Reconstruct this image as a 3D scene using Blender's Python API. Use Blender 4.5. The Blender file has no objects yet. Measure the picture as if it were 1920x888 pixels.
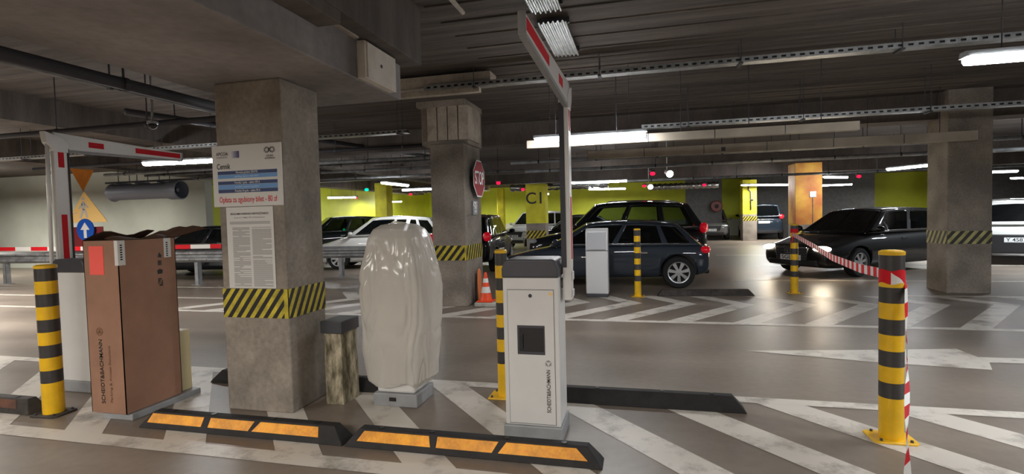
import bpy, bmesh, math, random
from mathutils import Vector, Matrix, noise
R = math.radians
PI = math.pi
random.seed(7)
scene = bpy.context.scene
COL = scene.collection

# ------------------------------------------------------------------ camera, world, exposure
YAW, PITCH, ROLL, FPX = R(13.9), math.atan(39 / 970), 0.025, 970.0
f0 = Vector((-math.sin(YAW), math.cos(YAW), 0)); r0 = Vector((math.cos(YAW), math.sin(YAW), 0)); u0 = Vector((0, 0, 1))
fw = f0 * math.cos(PITCH) - u0 * math.sin(PITCH)
u1 = r0.cross(fw)
rt = r0 * math.cos(ROLL) - u1 * math.sin(ROLL)
up = u1 * math.cos(ROLL) + r0 * math.sin(ROLL)
cam_d = bpy.data.cameras.new('camera'); cam = bpy.data.objects.new('camera', cam_d); COL.objects.link(cam)
M4 = Matrix((rt, up, -fw)).transposed().to_4x4(); M4.translation = (0, 0, 1.5)
cam.matrix_world = M4
cam_d.sensor_width = 36; cam_d.lens = FPX / 1920 * 36; cam_d.clip_start = 0.05; cam_d.clip_end = 200
scene.camera = cam
vs = scene.view_settings
vs.view_transform = 'Standard'; vs.look = 'None'; vs.gamma = 1.0; vs.use_curve_mapping = False
vs.exposure = 1.85
LAMP_E = 26.0          # strength of the tube diffusers
w = bpy.data.worlds.new('world'); scene.world = w; w.use_nodes = True
bg = w.node_tree.nodes['Background']; bg.inputs[0].default_value = (.5, .55, .62, 1); bg.inputs[1].default_value = .03
scene.cycles.use_denoising = True
scene.cycles.max_bounces = 8; scene.cycles.diffuse_bounces = 4; scene.cycles.transparent_max_bounces = 12
scene.cycles.sample_clamp_indirect = 4.0

def area(name, loc, sx, sy, power, rot=(0, 0, 0), color=(1, .97, .93)):
    d = bpy.data.lights.new(name, 'AREA'); d.shape = 'RECTANGLE'; d.size = sx; d.size_y = sy; d.energy = power; d.color = color
    o = bpy.data.objects.new(name, d); COL.objects.link(o); o.location = loc; o.rotation_euler = rot
    return o
# unseen area lights, inferred behind the camera and off left, added elsewhere as fill: they shine down and, weaker, up
def bay(x, y, z, power, rz=0, color=(1, .945, .875), upw=.35, L=1.5):
    area('unseen_bay_light', (x, y, z), L, .12, power, (0, 0, rz), color)
    area('unseen_bay_uplight', (x, y, z + .05), L, .12, power * upw, (PI, 0, rz), color)  # upward twin, added to brighten soffits and slab
bay(-1.8, -1.4, 2.4, 66); bay(3.0, -1.2, 2.4, 22); bay(-6.0, -.6, 2.4, 52); bay(6.5, 2.5, 2.4, 95, 0, (.92, .96, 1))
bay(-11.0, 4.2, 2.5, 110, 1.2); bay(-14.2, 7.0, 2.6, 75, .3); bay(-21, 11.2, 2.7, 75, .3, (1, .98, .9)); bay(-16.5, 12.4, 2.7, 16, .3, (1, .98, .9))  # the second is added to brighten the roadworks signs
for xx, yy in ((-9, 30), (-2, 31), (6, 27), (13, 28), (-12.5, 25)): bay(xx, yy, 2.6, 60, .4, (1, .98, .92), .08)  # fill added to brighten the lime walls at the back
bay(9.5, 13.5, 2.5, 60, .3, (.86, .94, 1))

# ------------------------------------------------------------------ materials
MATS = {}
def lin(c):
    return tuple(((v / 255) / 12.92 if v / 255 <= .04045 else ((v / 255 + .055) / 1.055) ** 2.4) for v in c)
def mat(name, rgb, rough=.5, metal=0, spec=.5, var=.0, scale=6, var2=.0, scale2=40, bump=0, alpha=1, coat=0, emit=0, stretch=None, dark=None):
    """rgb in sRGB 0-255; var = large stain contrast, var2 = fine grain contrast"""
    if name in MATS: return MATS[name]
    m = bpy.data.materials.new(name); m.use_nodes = True; MATS[name] = m
    nt = m.node_tree; b = nt.nodes['Principled BSDF']; L = nt.links
    c = lin(rgb)
    b.inputs['Base Color'].default_value = (*c, 1); b.inputs['Roughness'].default_value = rough
    b.inputs['Metallic'].default_value = metal; b.inputs['Specular IOR Level'].default_value = spec
    b.inputs['Alpha'].default_value = alpha
    b.inputs['Coat Weight'].default_value = coat; b.inputs['Coat Roughness'].default_value = .03
    if emit:
        b.inputs['Emission Color'].default_value = (*c, 1); b.inputs['Emission Strength'].default_value = emit
    if var or var2 or bump:
        tc = nt.nodes.new('ShaderNodeTexCoord'); src = tc.outputs['Object']
        if stretch:
            mp = nt.nodes.new('ShaderNodeMapping'); mp.inputs['Scale'].default_value = stretch
            L.new(src, mp.inputs[0]); src = mp.outputs[0]
        n1 = nt.nodes.new('ShaderNodeTexNoise'); n1.inputs['Scale'].default_value = scale; n1.inputs['Detail'].default_value = 6
        n2 = nt.nodes.new('ShaderNodeTexNoise'); n2.inputs['Scale'].default_value = scale2; n2.inputs['Detail'].default_value = 3
        L.new(src, n1.inputs[0]); L.new(src, n2.inputs[0])
        r1 = nt.nodes.new('ShaderNodeValToRGB'); lo = dark or tuple(v * (1 - var) for v in rgb)
        r1.color_ramp.elements[0].color = (*lin(lo), 1); r1.color_ramp.elements[1].color = (*lin(tuple(min(255, v * (1 + var * .6)) for v in rgb)), 1)
        r1.color_ramp.elements[0].position = .35; r1.color_ramp.elements[1].position = .65
        L.new(n1.outputs[0], r1.inputs[0])
        mx = nt.nodes.new('ShaderNodeMix'); mx.data_type = 'RGBA'; mx.blend_type = 'OVERLAY'; mx.inputs[0].default_value = var2
        L.new(r1.outputs[0], mx.inputs[6]); L.new(n2.outputs[0], mx.inputs[7]); L.new(mx.outputs[2], b.inputs['Base Color'])
        if bump:
            bp = nt.nodes.new('ShaderNodeBump'); bp.inputs['Strength'].default_value = bump; bp.inputs['Distance'].default_value = .01
            L.new(n2.outputs[0], bp.inputs['Height']); L.new(bp.outputs[0], b.inputs['Normal'])
    return m
def emission(name, rgb, s):
    if name in MATS: return MATS[name]
    m = bpy.data.materials.new(name); m.use_nodes = True; MATS[name] = m
    nt = m.node_tree; nt.nodes.clear()
    e = nt.nodes.new('ShaderNodeEmission'); e.inputs[0].default_value = (*lin(rgb), 1); e.inputs[1].default_value = s
    o = nt.nodes.new('ShaderNodeOutputMaterial'); nt.links.new(e.outputs[0], o.inputs[0])
    return m
def pane(name, rgb, fac=.35, rough=.02):
    """tinted thin glass: transparent mixed with a dark glossy surface"""
    if name in MATS: return MATS[name]
    m = bpy.data.materials.new(name); m.use_nodes = True; MATS[name] = m
    nt = m.node_tree; b = nt.nodes['Principled BSDF']; b.inputs['Base Color'].default_value = (*lin(rgb), 1)
    b.inputs['Roughness'].default_value = rough; b.inputs['Specular IOR Level'].default_value = .7
    t = nt.nodes.new('ShaderNodeBsdfTransparent'); t.inputs[0].default_value = (.75, .85, .85, 1)
    mx = nt.nodes.new('ShaderNodeMixShader'); mx.inputs[0].default_value = 1 - fac
    nt.links.new(t.outputs[0], mx.inputs[1]); nt.links.new(b.outputs[0], mx.inputs[2])
    nt.links.new(mx.outputs[0], nt.nodes['Material Output'].inputs[0])
    return m

concrete = mat('concrete', (142, 133, 122), .85, var=.14, scale=2.2, var2=.35, scale2=30, bump=.25)
concrete_pale = mat('concrete_pale', (168, 158, 144), .85, var=.12, scale=3, var2=.3, scale2=25, bump=.2)
soffit_m = mat('soffit', (136, 131, 130), .9, var=.12, scale=1.2, var2=.25, scale2=14, bump=.15)
dark_beam = mat('dark_beam', (92, 84, 78), .9, var=.15, scale=2, var2=.3, scale2=20, stretch=(1, 3, .4), bump=.2)
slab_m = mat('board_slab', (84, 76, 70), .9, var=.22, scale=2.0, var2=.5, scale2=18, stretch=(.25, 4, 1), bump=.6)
wall_white = mat('wall_white', (196, 198, 186), .85, var=.06, scale=.7)
lime = mat('lime_paint', (204, 212, 60), .6, var=.06, scale=.8)
lime_p = mat('lime_paint_pillar', (214, 206, 46), .6, var=.1, scale=2)
orange_p = mat('ochre_paint_pillar', (206, 158, 60), .6, var=.22, scale=1.3, dark=(190, 110, 50))
wall_dark = mat('wall_dark', (84, 84, 84), .85, var=.08)
white_metal = mat('white_metal', (222, 221, 218), .35, var=.02, scale=3)
grey_metal = mat('grey_metal', (150, 152, 154), .5, var=.06)
cap_grey = mat('cap_grey', (66, 66, 72), .45, var=.05)
black_plastic = mat('black_plastic', (30, 30, 33), .4)
galv = mat('galvanised', (170, 172, 172), .42, metal=.85, var=.12, scale=8, var2=.3)
galv_dull = mat('galvanised_dull', (140, 142, 144), .6, metal=.3, var=.15, scale=5)
steel_dark = mat('steel_dark', (66, 66, 72), .6, metal=.3)
pipe_dark = mat('pipe_dark', (60, 60, 66), .6)
yellow = mat('yellow_paint', (236, 186, 24), .35, var=.05, scale=8)
band_black = mat('black_band', (60, 57, 56), .4, var=.1, scale=10)
rubber = mat('rubber', (36, 34, 34), .75, var=.2, scale=9, var2=.3)
rubber_grey = mat('rubber_grey', (58, 53, 49), .8, var=.25, scale=7, var2=.3)
inlay = mat('orange_inlay', (246, 160, 26), .5, var=.12, scale=9, var2=.4, scale2=60)
inlay_old = mat('faded_inlay', (96, 60, 44), .7, var=.2)
red_refl = mat('red_reflective', (210, 34, 44), .55, spec=.12)
white_refl = mat('white_reflective', (226, 224, 220), .4)
cardboard = mat('cardboard', (152, 114, 92), .8, var=.05, scale=3, var2=.15, scale2=9)
card_in = mat('cardboard_inside', (92, 66, 50), .85)
ink = mat('ink', (26, 24, 24), .6)
ink_soft = mat('ink_soft', (150, 150, 150), .7)
paper = mat('paper', (214, 212, 208), .55)
navy = mat('navy_print', (34, 56, 104), .5); sky_print = mat('blue_print', (104, 152, 206), .5); red_print = mat('red_print', (206, 34, 40), .5)
violet_print = mat('violet_print', (120, 116, 160), .5)
hz_yellow = mat('hazard_yellow', (196, 178, 50), .6, var=.15, scale=9, var2=.3); hz_black = mat('hazard_black', (30, 28, 26), .6)
hz_pale = mat('hazard_pale', (176, 170, 116), .7, var=.15, scale=9); hz_grey = mat('hazard_grey', (62, 60, 54), .7)
mossy = mat('mossy_concrete', (168, 158, 136), .9, var=.3, scale=5, var2=.5, scale2=26, bump=.5, stretch=(4, 4, 1.2), dark=(92, 86, 64))
cream = mat('cream_panel', (226, 212, 166), .5)
tyre_m = mat('tyre', (24, 24, 25), .8); alloy = mat('alloy', (196, 198, 200), .3, metal=.7)
chrome = mat('chrome', (214, 216, 220), .12, metal=1)
under = mat('underbody', (14, 14, 15), .8)
seat_m = mat('seat_cloth', (40, 40, 42), .9)
tail_red = mat('tail_red', (190, 16, 34), .15, emit=.12, coat=1); lens = mat('lamp_lens', (210, 214, 220), .08, coat=1, spec=.8)
plate_m = mat('plate', (224, 226, 226), .4)
glass_dark = pane('car_glass_dark', (9, 11, 13), .12)
glass_clear = pane('car_glass_clear', (18, 26, 24), .42)
cone_m = mat('cone_orange', (240, 78, 30), .45, emit=0); sign_orange = mat('sign_orange', (196, 120, 40), .6, var=.06); sign_pale = mat('sign_amber', (248, 206, 130), .5)
sign_blue = mat('sign_blue', (28, 84, 180), .4); sign_red = mat('sign_red', (186, 22, 40), .6, spec=.1); board_red = mat('board_red', (128, 40, 44), .5)
foil = mat('foil', (190, 192, 190), .25, metal=1, var=.2, scale=12, var2=.6, scale2=30, bump=.9)
tube = emission('tube_diffuser', (250, 252, 255), LAMP_E)
led_red = emission('led_red', (255, 10, 40), 1.6); led_green = emission('led_green', (0, 220, 120), 1.4)
spot_e = emission('spot_lens', (250, 252, 255), 14)

# ------------------------------------------------------------------ mesh helpers
class MB:
    def __init__(s): s.v = []; s.f = []; s.m = []; s.mats = []
    def mi(s, m):
        if m is None: m = 'default'
        if m not in s.mats: s.mats.append(m)
        return s.mats.index(m)
    def poly(s, pts, m=None):
        i = len(s.v); s.v += [tuple(p) for p in pts]; s.f.append(tuple(range(i, i + len(pts)))); s.m.append(s.mi(m)); return s
    def add(s, verts, faces, m=None):
        i = len(s.v); s.v += [tuple(p) for p in verts]; k = s.mi(m)
        for f in faces: s.f.append(tuple(i + q for q in f)); s.m.append(k)
        return s
    def box(s, x0, x1, y0, y1, z0, z1, m=None):
        v = [(x0, y0, z0), (x1, y0, z0), (x1, y1, z0), (x0, y1, z0), (x0, y0, z1), (x1, y0, z1), (x1, y1, z1), (x0, y1, z1)]
        return s.add(v, [(0, 3, 2, 1), (4, 5, 6, 7), (0, 1, 5, 4), (1, 2, 6, 5), (2, 3, 7, 6), (3, 0, 4, 7)], m)
    def hexa(s, lo, hi, m=None):
        """two quads (lower / upper), same winding counter-clockwise from above"""
        return s.add(list(lo) + list(hi), [(3, 2, 1, 0), (4, 5, 6, 7), (0, 1, 5, 4), (1, 2, 6, 5), (2, 3, 7, 6), (3, 0, 4, 7)], m)
    def cyl(s, p0, p1, r, n=12, m=None, r1=None, cap=True):
        p0 = Vector(p0); p1 = Vector(p1); d = (p1 - p0).normalized(); r1 = r if r1 is None else r1
        a = d.orthogonal().normalized(); b = d.cross(a)
        v = []
        for p, q in ((p0, r), (p1, r1)):
            for k in range(n):
                t = 2 * PI * k / n; v.append(p + (a * math.cos(t) + b * math.sin(t)) * q)
        f = [(k, (k + 1) % n, n + (k + 1) % n, n + k) for k in range(n)]
        if cap: f += [tuple(range(n - 1, -1, -1)), tuple(range(n, 2 * n))]
        return s.add(v, f, m)
    def tube(s, pts, r, n=8, m=None):
        pts = [Vector(p) for p in pts]; rings = []
        ref = Vector((.12, .31, .94))
        for i, p in enumerate(pts):
            d = (pts[min(i + 1, len(pts) - 1)] - pts[max(i - 1, 0)]).normalized()
            a = d.cross(ref).normalized(); b = d.cross(a)
            rings.append([p + (a * math.cos(2 * PI * k / n) + b * math.sin(2 * PI * k / n)) * r for k in range(n)])
        return s.loft(rings, m, True)
    def loft(s, rings, m=None, caps=False, closed=True):
        n = len(rings[0]); v = [q for r_ in rings for q in r_]; f = []
        for i in range(len(rings) - 1):
            for k in range(n if closed else n - 1):
                k2 = (k + 1) % n; f.append((i * n + k, i * n + k2, (i + 1) * n + k2, (i + 1) * n + k))
        if caps: f += [tuple(range(n - 1, -1, -1)), tuple((len(rings) - 1) * n + k for k in range(n))]
        return s.add(v, f, m)
    def lathe(s, prof, c=(0, 0, 0), n=24, axis='z', m=None, mats=None):
        """prof: list of (radius, height); mats: one per segment"""
        for i in range(len(prof) - 1):
            rr = []
            for (r_, h) in prof[i:i + 2]:
                ring = []
                for k in range(n):
                    t = 2 * PI * k / n; x, y = r_ * math.cos(t), r_ * math.sin(t)
                    q = (x, y, h) if axis == 'z' else ((x, h, y) if axis == 'y' else (h, x, y))
                    ring.append((q[0] + c[0], q[1] + c[1], q[2] + c[2]))
                rr.append(ring)
            s.loft(rr, mats[i] if mats else m)
        return s
    def prism(s, pts2, a0, a1, plane='xz', m=None):
        """polygon in a plane, extruded along the remaining axis from a0 to a1"""
        def P(p, a):
            return {'xz': (p[0], a, p[1]), 'yz': (a, p[0], p[1]), 'xy': (p[0], p[1], a)}[plane]
        n = len(pts2)
        return s.add([P(p, a0) for p in pts2] + [P(p, a1) for p in pts2],
                     [tuple(range(n - 1, -1, -1)), tuple(range(n, 2 * n))] + [(k, (k + 1) % n, n + (k + 1) % n, n + k) for k in range(n)], m)
    def ellipsoid(s, c, rx, ry, rz, m=None, n=14, k=8):
        rings = []
        for i in range(1, k):
            t = PI * i / k; rings.append([(c[0] + rx * math.sin(t) * math.cos(2 * PI * j / n), c[1] + ry * math.sin(t) * math.sin(2 * PI * j / n), c[2] + rz * math.cos(t)) for j in range(n)])
        return s.loft(rings, m, True)
    def move(s, dx=0, dy=0, dz=0):
        s.v = [(x + dx, y + dy, z + dz) for x, y, z in s.v]; return s
    def rot(s, a, c=(0, 0)):
        ca, sa = math.cos(a), math.sin(a)
        s.v = [(c[0] + (x - c[0]) * ca - (y - c[1]) * sa, c[1] + (x - c[0]) * sa + (y - c[1]) * ca, z) for x, y, z in s.v]; return s
    def build(s, name, m=None, parent=None, smooth=False, bevel=0, seg=2, sub=0, loc=None, weld=True):
        """coordinates are local to parent / to loc"""
        me = bpy.data.meshes.new(name)
        me.from_pydata(s.v, [], s.f)
        for q in s.mats: me.materials.append(m if q == 'default' else q)
        me.polygons.foreach_set('material_index', s.m)
        bm = bmesh.new(); bm.from_mesh(me)
        if weld: bmesh.ops.remove_doubles(bm, verts=bm.verts, dist=1e-5)
        bmesh.ops.recalc_face_normals(bm, faces=bm.faces)
        bm.to_mesh(me); bm.free()
        o = bpy.data.objects.new(name, me); COL.objects.link(o)
        if parent is not None: o.parent = parent
        if loc is not None: o.location = loc
        if bevel:
            b = o.modifiers.new('bevel', 'BEVEL'); b.width = bevel; b.segments = seg; b.limit_method = 'ANGLE'; b.angle_limit = R(35)
        if sub:
            d = o.modifiers.new('sub', 'SUBSURF'); d.levels = sub; d.render_levels = sub
        if smooth:
            for p in me.polygons: p.use_smooth = True
        elif smooth is None: pass
        return o
def autosmooth(o, ang=35):
    me = o.data
    for p in me.polygons: p.use_smooth = True
    bm = bmesh.new(); bm.from_mesh(me)
    for e in bm.edges:
        if len(e.link_faces) == 2 and e.calc_face_angle(0) > R(ang): e.smooth = False
    bm.to_mesh(me); bm.free()
    return o
def tag(o, label=None, cat=None, group=None, kind=None):
    if label: o['label'] = label
    if cat: o['category'] = cat
    if group: o['group'] = group
    if kind: o['kind'] = kind
    return o
def thing(name, label, cat, loc=(0, 0, 0), rz=0, group=None):
    o = bpy.data.objects.new(name, None); COL.objects.link(o); o.location = loc; o.rotation_euler = (0, 0, rz)
    o.empty_display_size = .1
    return tag(o, label, cat, group)
def struct(o): o['kind'] = 'structure'; return o
def children(o): return [c for c in bpy.data.objects if c.parent == o]
def copy_tree(o, parent=None):
    c = o.copy(); COL.objects.link(c); c.parent = parent
    for ch in children(o): copy_tree(ch, c)
    return c
def text_mesh(body, size, origin, xd, yd, name, m, parent, align='CENTER', thick=.001, width=None):
    cu = bpy.data.curves.new('t', 'FONT'); cu.body = body; cu.size = 1; cu.align_x = align; cu.align_y = 'CENTER'; cu.offset = .012
    ob = bpy.data.objects.new('t', cu); COL.objects.link(ob)
    dg = bpy.context.evaluated_depsgraph_get(); me = bpy.data.meshes.new_from_object(ob.evaluated_get(dg))
    bpy.data.objects.remove(ob); bpy.data.curves.remove(cu)
    xs = [v.co.x for v in me.vertices] or [0, 1]
    sx = size if width is None else width / max(1e-6, max(xs) - min(xs))
    xd = Vector(xd); yd = Vector(yd); n = xd.cross(yd); o3 = Vector(origin)
    for v in me.vertices: v.co = o3 + xd * (v.co.x * sx) + yd * (v.co.y * size) + n * thick
    me.materials.clear(); me.materials.append(m); me.name = name
    o = bpy.data.objects.new(name, me); COL.objects.link(o); o.parent = parent
    return o
def clip(poly, x0, x1, y0, y1):
    def cut(P, ax, val, keep_less):
        out = []
        for i, p in enumerate(P):
            q = P[(i + 1) % len(P)]
            ip = (p[ax] <= val) if keep_less else (p[ax] >= val); iq = (q[ax] <= val) if keep_less else (q[ax] >= val)
            if ip: out.append(p)
            if ip != iq:
                t = (val - p[ax]) / (q[ax] - p[ax]); out.append(tuple(p[k] + t * (q[k] - p[k]) for k in (0, 1)))
        return out
    for ax, val, kl in ((0, x0, 0), (0, x1, 1), (1, y0, 0), (1, y1, 1)):
        poly = cut(poly, ax, val, kl)
        if not poly: return []
    return poly
def hazard(origin, ud, vd, w_, h_, pitch, lean, ym, bm_, name, parent, edge=0):
    """black panel with slanting yellow stripes, in the plane (ud, vd)"""
    mb = MB(); o = Vector(origin); ud = Vector(ud); vd = Vector(vd); n = ud.cross(vd)
    P = lambda p, k: o + ud * p[0] + vd * p[1] + n * k
    mb.poly([P(p, .003) for p in ((0, 0), (w_, 0), (w_, h_), (0, h_))], bm_)
    x = -h_ * abs(lean) - pitch
    while x < w_ + h_ * abs(lean):
        q = clip([(x, 0), (x + pitch * .5, 0), (x + pitch * .5 + h_ * lean, h_), (x + h_ * lean, h_)], 0, w_, 0, h_)
        if len(q) > 2: mb.poly([P(p, .0045) for p in q], ym)
        x += pitch
    if edge:
        mb.poly([P(p, .006) for p in ((w_ - edge, 0), (w_, 0), (w_, h_), (w_ - edge, h_))], ym)
    return mb.build(name, ym, parent, weld=False)

# ------------------------------------------------------------------ floor with its painted markings
def floor_material():
    m = bpy.data.materials.new('floor_coating'); m.use_nodes = True; nt = m.node_tree; b = nt.nodes['Principled BSDF']; L = nt.links
    tc = nt.nodes.new('ShaderNodeTexCoord')
    mp = nt.nodes.new('ShaderNodeMapping'); mp.inputs['Scale'].default_value = (.5, 1.6, 1); L.new(tc.outputs['Object'], mp.inputs[0])
    n1 = nt.nodes.new('ShaderNodeTexNoise'); n1.inputs['Scale'].default_value = .9; n1.inputs['Detail'].default_value = 5; L.new(mp.outputs[0], n1.inputs[0])
    n2 = nt.nodes.new('ShaderNodeTexNoise'); n2.inputs['Scale'].default_value = 14; n2.inputs['Detail'].default_value = 6; L.new(tc.outputs['Object'], n2.inputs[0])
    r1 = nt.nodes.new('ShaderNodeValToRGB'); r1.color_ramp.elements[0].color = (*lin((113, 102, 92)), 1); r1.color_ramp.elements[1].color = (*lin((136, 124, 112)), 1)
    r1.color_ramp.elements[0].position = .35; r1.color_ramp.elements[1].position = .7
    L.new(n1.outputs[0], r1.inputs[0])
    mx = nt.nodes.new('ShaderNodeMix'); mx.data_type = 'RGBA'; mx.blend_type = 'OVERLAY'; mx.inputs[0].default_value = .18
    L.new(r1.outputs[0], mx.inputs[6]); L.new(n2.outputs[0], mx.inputs[7]); L.new(mx.outputs[2], b.inputs['Base Color'])
    r2 = nt.nodes.new('ShaderNodeMapRange'); r2.inputs[3].default_value = .3; r2.inputs[4].default_value = .5
    L.new(n1.outputs[0], r2.inputs[0]); L.new(r2.outputs[0], b.inputs['Roughness'])
    b.inputs['Specular IOR Level'].default_value = .5
    bp = nt.nodes.new('ShaderNodeBump'); bp.inputs['Strength'].default_value = .04; L.new(n2.outputs[0], bp.inputs['Height']); L.new(bp.outputs[0], b.inputs['Normal'])
    return m
def paint_material():
    m = bpy.data.materials.new('road_paint'); m.use_nodes = True; nt = m.node_tree; b = nt.nodes['Principled BSDF']; L = nt.links
    tc = nt.nodes.new('ShaderNodeTexCoord')
    n1 = nt.nodes.new('ShaderNodeTexNoise'); n1.inputs['Scale'].default_value = 3; n1.inputs['Detail'].default_value = 9; n1.inputs['Roughness'].default_value = .7
    L.new(tc.outputs['Object'], n1.inputs[0])
    r = nt.nodes.new('ShaderNodeValToRGB'); r.color_ramp.elements[0].color = (*lin((128, 120, 111)), 1); r.color_ramp.elements[1].color = (*lin((206, 199, 188)), 1)
    r.color_ramp.elements[0].position = .3; r.color_ramp.elements[1].position = .5
    L.new(n1.outputs[0], r.inputs[0]); L.new(r.outputs[0], b.inputs['Base Color'])
    b.inputs['Roughness'].default_value = .42
    return m
floor_m = floor_material(); paint = paint_material()
fl = MB()
fl.box(-32, 32, -9, 42, -.3, 0, floor_m)
ZP = .0025
def mark(pts, z=ZP): fl.poly([(x, y, z) for x, y in pts], paint)
def strip(x0, x1, y0, y1, z=ZP):
    mark([(x0, y0), (x1, y0), (x1, y1), (x0, y1)], z)
strip(-9, 4.5, 2.71, 2.86); strip(-9, 7.5, 4.30, 4.43); 
k = -6
x = 2.17 - .906 * 12
while x < 5:                                   # hatched island the barriers stand on
    q = [(x - .92 * (4.30 - 3.86), 4.30), (x - .92 * (2.86 - 3.86), 2.86), (x + .355 - .92 * (2.86 - 3.86), 2.86), (x + .355 - .92 * (4.30 - 3.86), 4.30)]
    mark(q, .002); x += .906
strip(-14, 7, 7.26, 7.39)
x = -1.38 - .86 * 8
while x < 7:                                   # far chevrons, pointing right
    ya = 8.82 + max(0, (x - .2)) * .1
    mark([(x, 7.39), (x + .335, 7.39), (x + .335 + .75 * (ya - 7.39), ya), (x + .75 * (ya - 7.39), ya)], .002)
    mark([(x + .75 * (ya - 7.39), ya), (x + .335 + .75 * (ya - 7.39), ya), (x + .335 + .75 * (ya - 7.39) - .6, ya + .78), (x + .75 * (ya - 7.39) - .6, ya + .78)], .002)
    x += .86
mark([(1.09, 5.91), (2.2, 5.64), (3.08, 5.53), (3.2, 5.79), (5.6, 5.84), (5.6, 6.03), (3.21, 5.98), (3.19, 6.3), (2.4, 6.14)])
strip(-13, -8.5, 10.0, 10.12); strip(-16, -7, 8.55, 8.67)
strip(1.9, 9, 11.9, 12.0); strip(3, 12, 15.0, 15.12); strip(2.5, 10, 18.6, 18.75); strip(4.2, 9, 9.9, 10.02)
for yy in (9.1, 11.4): strip(7.2, 12, yy, yy + .12)
floor = struct(fl.build('floor', floor_m, weld=False))

# ------------------------------------------------------------------ ceiling, beams, walls
ZC = 3.45
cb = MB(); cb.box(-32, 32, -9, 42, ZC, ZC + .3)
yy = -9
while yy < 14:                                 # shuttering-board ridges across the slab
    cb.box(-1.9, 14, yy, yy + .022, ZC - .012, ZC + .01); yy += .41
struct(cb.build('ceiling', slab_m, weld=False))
b1 = MB(); b1.box(-3.5, -2.13, -8.9, 4.47, 2.6, 2.92)
o = struct(b1.build('ceiling_beam', soffit_m, bevel=.012)); o['label'] = 'broad low concrete drop beam over the near pillar'
b2 = MB(); b2.box(-3.5, -1.95, -8.9, 4.55, 2.92, ZC); b2.box(-2.13, -1.95, -8.9, 3.2, 2.83, 2.92)
o = struct(b2.build('ceiling_beam', dark_beam, bevel=.008)); o['label'] = 'dark board marked concrete beam stacked above the broad drop beam'
b3 = MB(); b3.box(-3.3, -1.86, 6.55, 6.85, 3.25, 3.4); b3.box(-3.3, -2.0, 6.5, 6.6, 3.13, 3.2)
struct(b3.build('ceiling_beam', concrete_pale, bevel=.006))
b4 = MB()
for yb in (10.6, 17.6, 23.5): b4.box(-13, 25, yb, yb + .5, 3.0, ZC)
b4.box(-13.6, -13, 8, 30, 2.95, ZC); b4.box(-9.2, -8.7, 5, 30, 3.05, ZC)
struct(b4.build('ceiling_beam', dark_beam))
lt = MB(); lt.box(-2.13, -2.095, 3.2, 3.68, 2.905, 2.935)
struct(lt.build('trim_1', concrete_pale))
wl = MB(); wl.box(-32, -14.3, 14.6, 14.9, 0, ZC); struct(wl.build('wall_left', wall_white))
wl = MB(); wl.box(-14.6, -14.3, 14.9, 34, 0, ZC); struct(wl.build('wall_left', lime))
wl = MB(); wl.box(-32, 32, 34, 34.3, 0, ZC, lime); wl.box(-32, 32, 33.99, 34, 0, 1.0, wall_white); struct(wl.build('wall_back', lime))
wl = MB(); wl.box(2.4, 4.2, 29, 29.3, 0, ZC); struct(wl.build('wall_back', wall_dark))
wl = MB(); wl.box(6.0, 12, 31, 31.3, 0, ZC); wl.box(15, 21, 31, 31.3, 0, ZC); struct(wl.build('wall_back', wall_dark))
wl = MB(); wl.box(31.7, 32, -9, 34, 0, ZC); struct(wl.build('wall_right', wall_white))
wl = MB(); wl.box(-32, 32, -9.3, -9, 0, ZC); struct(wl.build('wall_front', wall_white))
wl = MB(); wl.box(-32.3, -32, -9, 14.6, 0, ZC); struct(wl.build('wall_left', wall_white))

def pillar(x0, x1, y0, y1, z1, m, label, top=None, zsplit=None):
    p = MB()
    if zsplit is None: p.box(x0, x1, y0, y1, 0, z1)
    else:
        p.box(x0, x1, y0, y1, 0, zsplit, concrete)
        # wavy border between the grey foot and the colour above
        n = 12
        p.box(x0, x1, y0, y1, zsplit, z1, m)
    o = struct(p.build('pillar', m, bevel=.012)); o['label'] = label; o['category'] = 'pillar'
    return o
pn = pillar(-3.25, -2.65, 3.45, 3.93, 2.6, concrete, 'big bare concrete pillar with the price board on its front')
hazard((-3.25, 3.45, .75), (1, 0, 0), (0, 0, 1), .6, .23, .083, .75, hz_yellow, hz_black, 'hazard_band', pn, edge=.035)
hazard((-2.65, 3.45, .75), (0, 1, 0), (0, 0, 1), .48, .23, .083, .55, hz_yellow, hz_black, 'hazard_band', pn)
pm = pillar(-3.42, -2.82, 8.2, 9.1, 2.74, concrete, 'bare concrete pillar carrying the stop sign')
hazard((-3.42, 8.2, .78), (1, 0, 0), (0, 0, 1), .6, .25, .13, .8, hz_yellow, hz_black, 'hazard_band', pm, edge=.03)
hazard((-2.82, 8.2, .78), (0, 1, 0), (0, 0, 1), .9, .25, .13, .5, hz_yellow, hz_black, 'hazard_band', pm)
cap = MB()
for q in range(4): cap.box(-3.46 + q * .185, -3.46 + q * .185 + .165, 8.22, 8.9, 2.8, 3.36, concrete_pale)
cap.box(-3.6, -2.78, 8.3, 9.1, 2.74, ZC, concrete); cap.box(-3.62, -2.76, 8.15, 9.1, 3.36, ZC, concrete)
cap.build('pillar_head', concrete, pm)
pr = pillar(5.07, 5.71, 10.3, 10.95, ZC, concrete, 'bare grey pillar beside the black car, right of the taped posts')
hazard((5.07, 10.3, .84), (1, 0, 0), (0, 0, 1), .64, .22, .13, .8, hz_pale, hz_grey, 'hazard_band', pr)
hazard((5.07, 10.95, .84), (0, -1, 0), (0, 0, 1), .65, .22, .13, .6, hz_pale, hz_grey, 'hazard_band', pr)
pc = pillar(-4.27, -3.5, 19.6, 20.2, 2.72, lime_p, 'yellow painted pillar lettered C1, far behind the stop sign', zsplit=1.2)
text_mesh('C1', .62, (-3.9, 19.59, 2.15), (1, 0, 0), (0, 0, 1), 'painted_letters', hz_grey, pc)
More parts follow.
